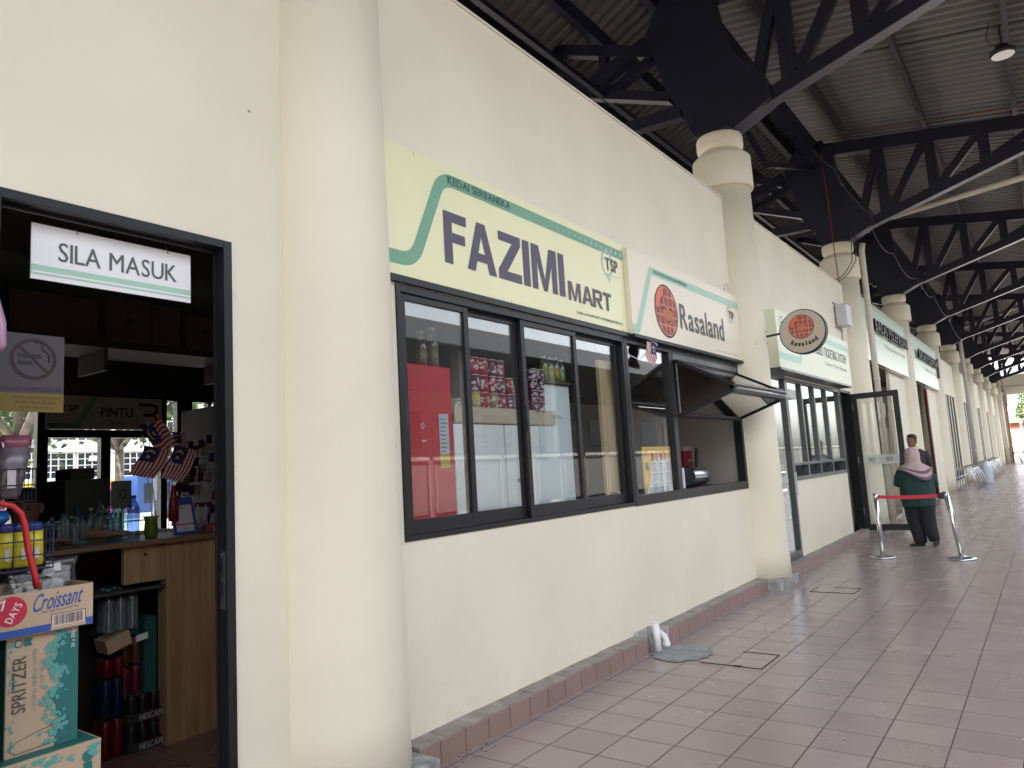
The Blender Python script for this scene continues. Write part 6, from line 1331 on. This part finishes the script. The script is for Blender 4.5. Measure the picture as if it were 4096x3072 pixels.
for j, (z, r_) in enumerate(((1.555, .03), (1.548, .06), (1.53, .082), (1.50, .092), (1.465, .09))):
    for i in range(n): t = 2*math.pi*i/n; m.v.append((X3+.0+r_*math.cos(t)*1.1, Y3+.045+r_*math.sin(t), z))
for j in range(4):
    for i in range(n): m.f.append([j*n+i, j*n+(i+1) % n, (j+1)*n+(i+1) % n, (j+1)*n+i]); m.mi.append(0); m.sm.append(True)
m.f.append(list(range(n))); m.mi.append(0); m.sm.append(True); m.build('hair', HAIR, sk_)

# ------------------------------------------------------------------ trees
BARK = mat('bark', (.20, .17, .14), .9, var=.4, vscale=8, bump=.6, bscale=20); LEAF = [mat('leaf dark', (.035, .065, .022), .7), mat('leaf mid', (.07, .12, .035), .7), mat('leaf light', (.13, .20, .05), .7)]
def tree(x, y, h, cr, lab, seed, nleaf=5000, zb=-.3, conic=False, trunk_r=.16, fork=.45, lean=(0, 0), ls=.13):
    t = thing('tree', lab, 'tree', (x, y, zb), 'trees around the station'); rr = random.Random(seed); m = MB(); tips = []
    fx, fy, fz = x+lean[0], y+lean[1], zb+h*fork
    m.tube([(x, y, zb), (x+lean[0]*.4, y+lean[1]*.4, zb+h*fork*.5), (fx, fy, fz)], [trunk_r, trunk_r*.85, trunk_r*.75], 10)
    nb = 7 if not conic else 9
    for i in range(nb):
        a = 2*math.pi*i/nb+rr.uniform(-.4, .4); L = cr*rr.uniform(.55, .95); z1 = fz+(h-h*fork)*rr.uniform(.2, .85)
        if conic: L *= (1-(z1-zb)/h)*1.6
        p = Vector((fx, fy, fz)); q = Vector((fx+L*math.cos(a), fy+L*math.sin(a), z1)); mid = p.lerp(q, .5)+Vector((0, 0, -.08*L)); m.tube([p, mid, q], [trunk_r*.5, trunk_r*.32, trunk_r*.12], 7); tips.append(q); tips.append(mid.lerp(q, .6))
    tips.append(Vector((fx, fy, zb+h*.92))); m.tube([(fx, fy, fz), (fx, fy, zb+h*.92)], [trunk_r*.6, trunk_r*.12], 7)
    m.build('trunk', BARK, t); c = MB(); k = 0
    while k < nleaf:
        tp = rr.choice(tips); s_ = cr*.36; p = tp+Vector((rr.gauss(0, s_*.55), rr.gauss(0, s_*.55), rr.gauss(0, s_*.42)))
        if conic and math.hypot(p.x-fx, p.y-fy) > cr*(1.05-(p.z-zb)/h): k += 1; continue
        u = Vector((rr.gauss(0, 1), rr.gauss(0, 1), rr.gauss(0, .6))).normalized()*ls*rr.uniform(.6, 1.2); v_ = u.orthogonal().normalized()*ls*.45
        c.add([p, p+u*.5+v_, p+u, p+u*.5-v_], [(0, 1, 2, 3)], 0 if rr.random() < .45 else (1 if rr.random() < .65 else 2)); k += 1
    c.build('crown', LEAF, t, merge=False)
tree(1.3, 78, 7.2, 1.7, 'upright bright green tree beyond the white shutter wall at the far end', 3, 6000, conic=True, fork=.15, ls=.16)
tree(-14, 5.75, 7.5, 3.0, 'forked grey trunked tree behind the shop, nearest to the notice', 5, 4200, fork=.38, trunk_r=.17, lean=(0, .1), ls=.18)
tree(-14, 7.85, 6.6, 2.4, 'pale trunked tree behind the shop, right of the rear window mullion', 9, 3600, fork=.42, trunk_r=.12, ls=.16)
tree(-19, 14.5, 6.5, 2.6, 'leafy tree behind the shop at the right end of the rear window', 12, 3600, fork=.35, ls=.18)
tree(31, 6, 9.0, 3.2, 'large tree across the road, mirrored in the shop windows', 21, 3000, ls=.25); tree(33, 30, 10, 3.5, 'second tree across the road, mirrored in the ticket window', 22, 3000, ls=.25)

# ------------------------------------------------------------------ buildings behind the shop row
wb_ = thing('white_office_block', 'white office block with gridded dark windows behind the shop row', 'building', (-50, 20, 0))
WALLW = mat('white render', (.80, .80, .80), .7); DGL = mat('dark office glass', (.02, .025, .03), .15)
B(-56, -50, -6, 70, -.3, 12.5).build('wall', WALLW, wb_); B(-50, -49.6, -6, 70, 4.45, 5.13).build('cornice', WALLW, wb_); B(-50, -49.65, -6, 70, 2.45, 2.70).build('sill_band', WALLW, wb_)
def gridwin(y0, y1, z0, z1, ny, nz):
    f = MB(); f.box(-49.98, -49.93, y0, y1, z0, z1); o = f.build('window', DGL, wb_); g_ = MB()
    for i in range(ny+1): y = y0+(y1-y0)*i/ny; g_.box(-49.93, -49.88, y-.03, y+.03, z0, z1)
    for j in range(nz+1): z = z0+(z1-z0)*j/nz; g_.box(-49.93, -49.885, y0, y1, z-.025, z+.025)
    g_.build('glazing_bars', WHITEP, o)
for y0 in (13.1, 15.4, 17.7, 19.75, 21.85, 24.4, 27, 29.6, 32.2, 34.8): gridwin(y0, y0+1.85, 2.74, 4.40, 4, 4); gridwin(y0, y0+2.0, 5.25, 7.6, 4, 5)
ow = MB(); ow.obox((-49.6, 22.75, 4.0), (.5, 0, .0), (0, .45, 0), (.2, 0, .35)); ow.build('open_sash', WHITEP, wb_)
bus = thing('pink_bus', 'pink and yellow bus with dark windows parked behind the shop', 'bus', (-40, 18, 0))
bx0, bx1 = -41.6, -39.2; f_ = 1.0
B(bx0, bx1, 10.5, 19.9, .35, 2.1).build('body', mat('bus pink', (.72, .10, .36), .4), bus, bevel=.08); B(bx0+.05, bx1+.015, 10.6, 19.8, 2.1, 2.34).build('yellow_band', mat('bus yellow', (.62, .48, .08), .4), bus)
for i in range(6): B(bx1+.001, bx1+.03, 10.8+i*1.5, 12.1+i*1.5, 1.05, 1.72).build('window', DGL, bus)
for y in (12, 18.3): 
    w = MB(); w.cyl((bx1-.2, y, .13), (bx1+.04, y, .13), .45, n=24); w.build('wheel', BLACK, bus)
bus2 = thing('blue_bus', 'blue bus parked behind the shop beside the pink one', 'bus', (-40, 25, 0)); B(bx0, bx1, 20.6, 30, .35, 2.5).build('body', mat('bus blue', (.015, .05, .17), .4), bus2, bevel=.08)
for i in range(5): B(bx1+.001, bx1+.03, 21+i*1.7, 22.5+i*1.7, .9, 2.0).build('window', DGL, bus2)
for y in (22, 28): 
    w = MB(); w.cyl((bx1-.2, y, .13), (bx1+.04, y, .13), .45, n=24); w.build('wheel', BLACK, bus2)
bnr = thing('banner_post', 'pale blue banner standing behind the shop between the trees', 'banner', (-13, 8.3, 0)); B(-13.02, -13, 8.15, 8.36, 1.3, 2.7).build('banner', mat('banner blue', (.35, .45, .65), .6), bnr); MB().tube([(-13.01, 8.13, -.1), (-13.01, 8.13, 2.8)], .02, 8).build('post', GREYT, bnr)

# ------------------------------------------------------------------ across the road (mirrored in the glass)
oc2 = thing('opposite_canopy', 'grey flat canopy with a deep fascia on square posts across the road', 'canopy', (18, 10, 0))
B(13.5, 24, -30, 62, 6.0, 6.25).build('soffit', mat('dark soffit', (.08, .08, .085), .8), oc2); B(13.3, 13.5, -30, 62, 5.95, 6.66).build('fascia', mat('canopy fascia', (.16, .165, .175), .6), oc2); B(13.5, 24, -30, 62, 6.5, 6.6).build('roof', mat('canopy top', (.2, .2, .2), .7), oc2)
for y in range(-28, 62, 6): B(14.2, 14.6, y, y+.4, -.3, 6.0).build('post', mat('post grey', (.35, .34, .33), .7), oc2)
ob = thing('opposite_terrace', 'pale terrace building with windows under the canopy across the road', 'building', (26, 10, 0)); B(24, 32, -30, 62, -.3, 9.9).build('wall', mat('terrace paint', (.40, .38, .36), .8), ob)  # height raised above the canopy to screen low sky from the shop wall
for i in range(22):
    y = -28+i*4.1; B(23.96, 24, y, y+2.8, 2.9, 4.9).build('window', DGL, ob); B(23.95, 24, y, y+3.0, .0, 2.3).build('shutter', mat('shutter %d' % (i % 3), [(.30, .30, .32), (.18, .10, .09), (.35, .36, .38)][i % 3], .6), ob)
fn = thing('board_fence', 'low grey board fence with a pale rail on the far side of the road', 'fence', (9.6, 10, 0)); m = MB()
for i in range(60): m.box(9.55, 9.60, -30+i*1.5, -28.85+i*1.5, .55, 1.75)
m.build('board', mat('fence grey', (.22, .22, .21), .7), fn); m = MB()
for i in range(60): m.box(9.56, 9.64, -30.2+i*1.5, -30.08+i*1.5, -.25, 1.95)
m.build('post', mat('fence grey', (.22, .22, .21), .7), fn); B(9.56, 9.62, -30, 60, 1.86, 1.95).build('rail', mat('fence pale', (.5, .5, .48), .7), fn)
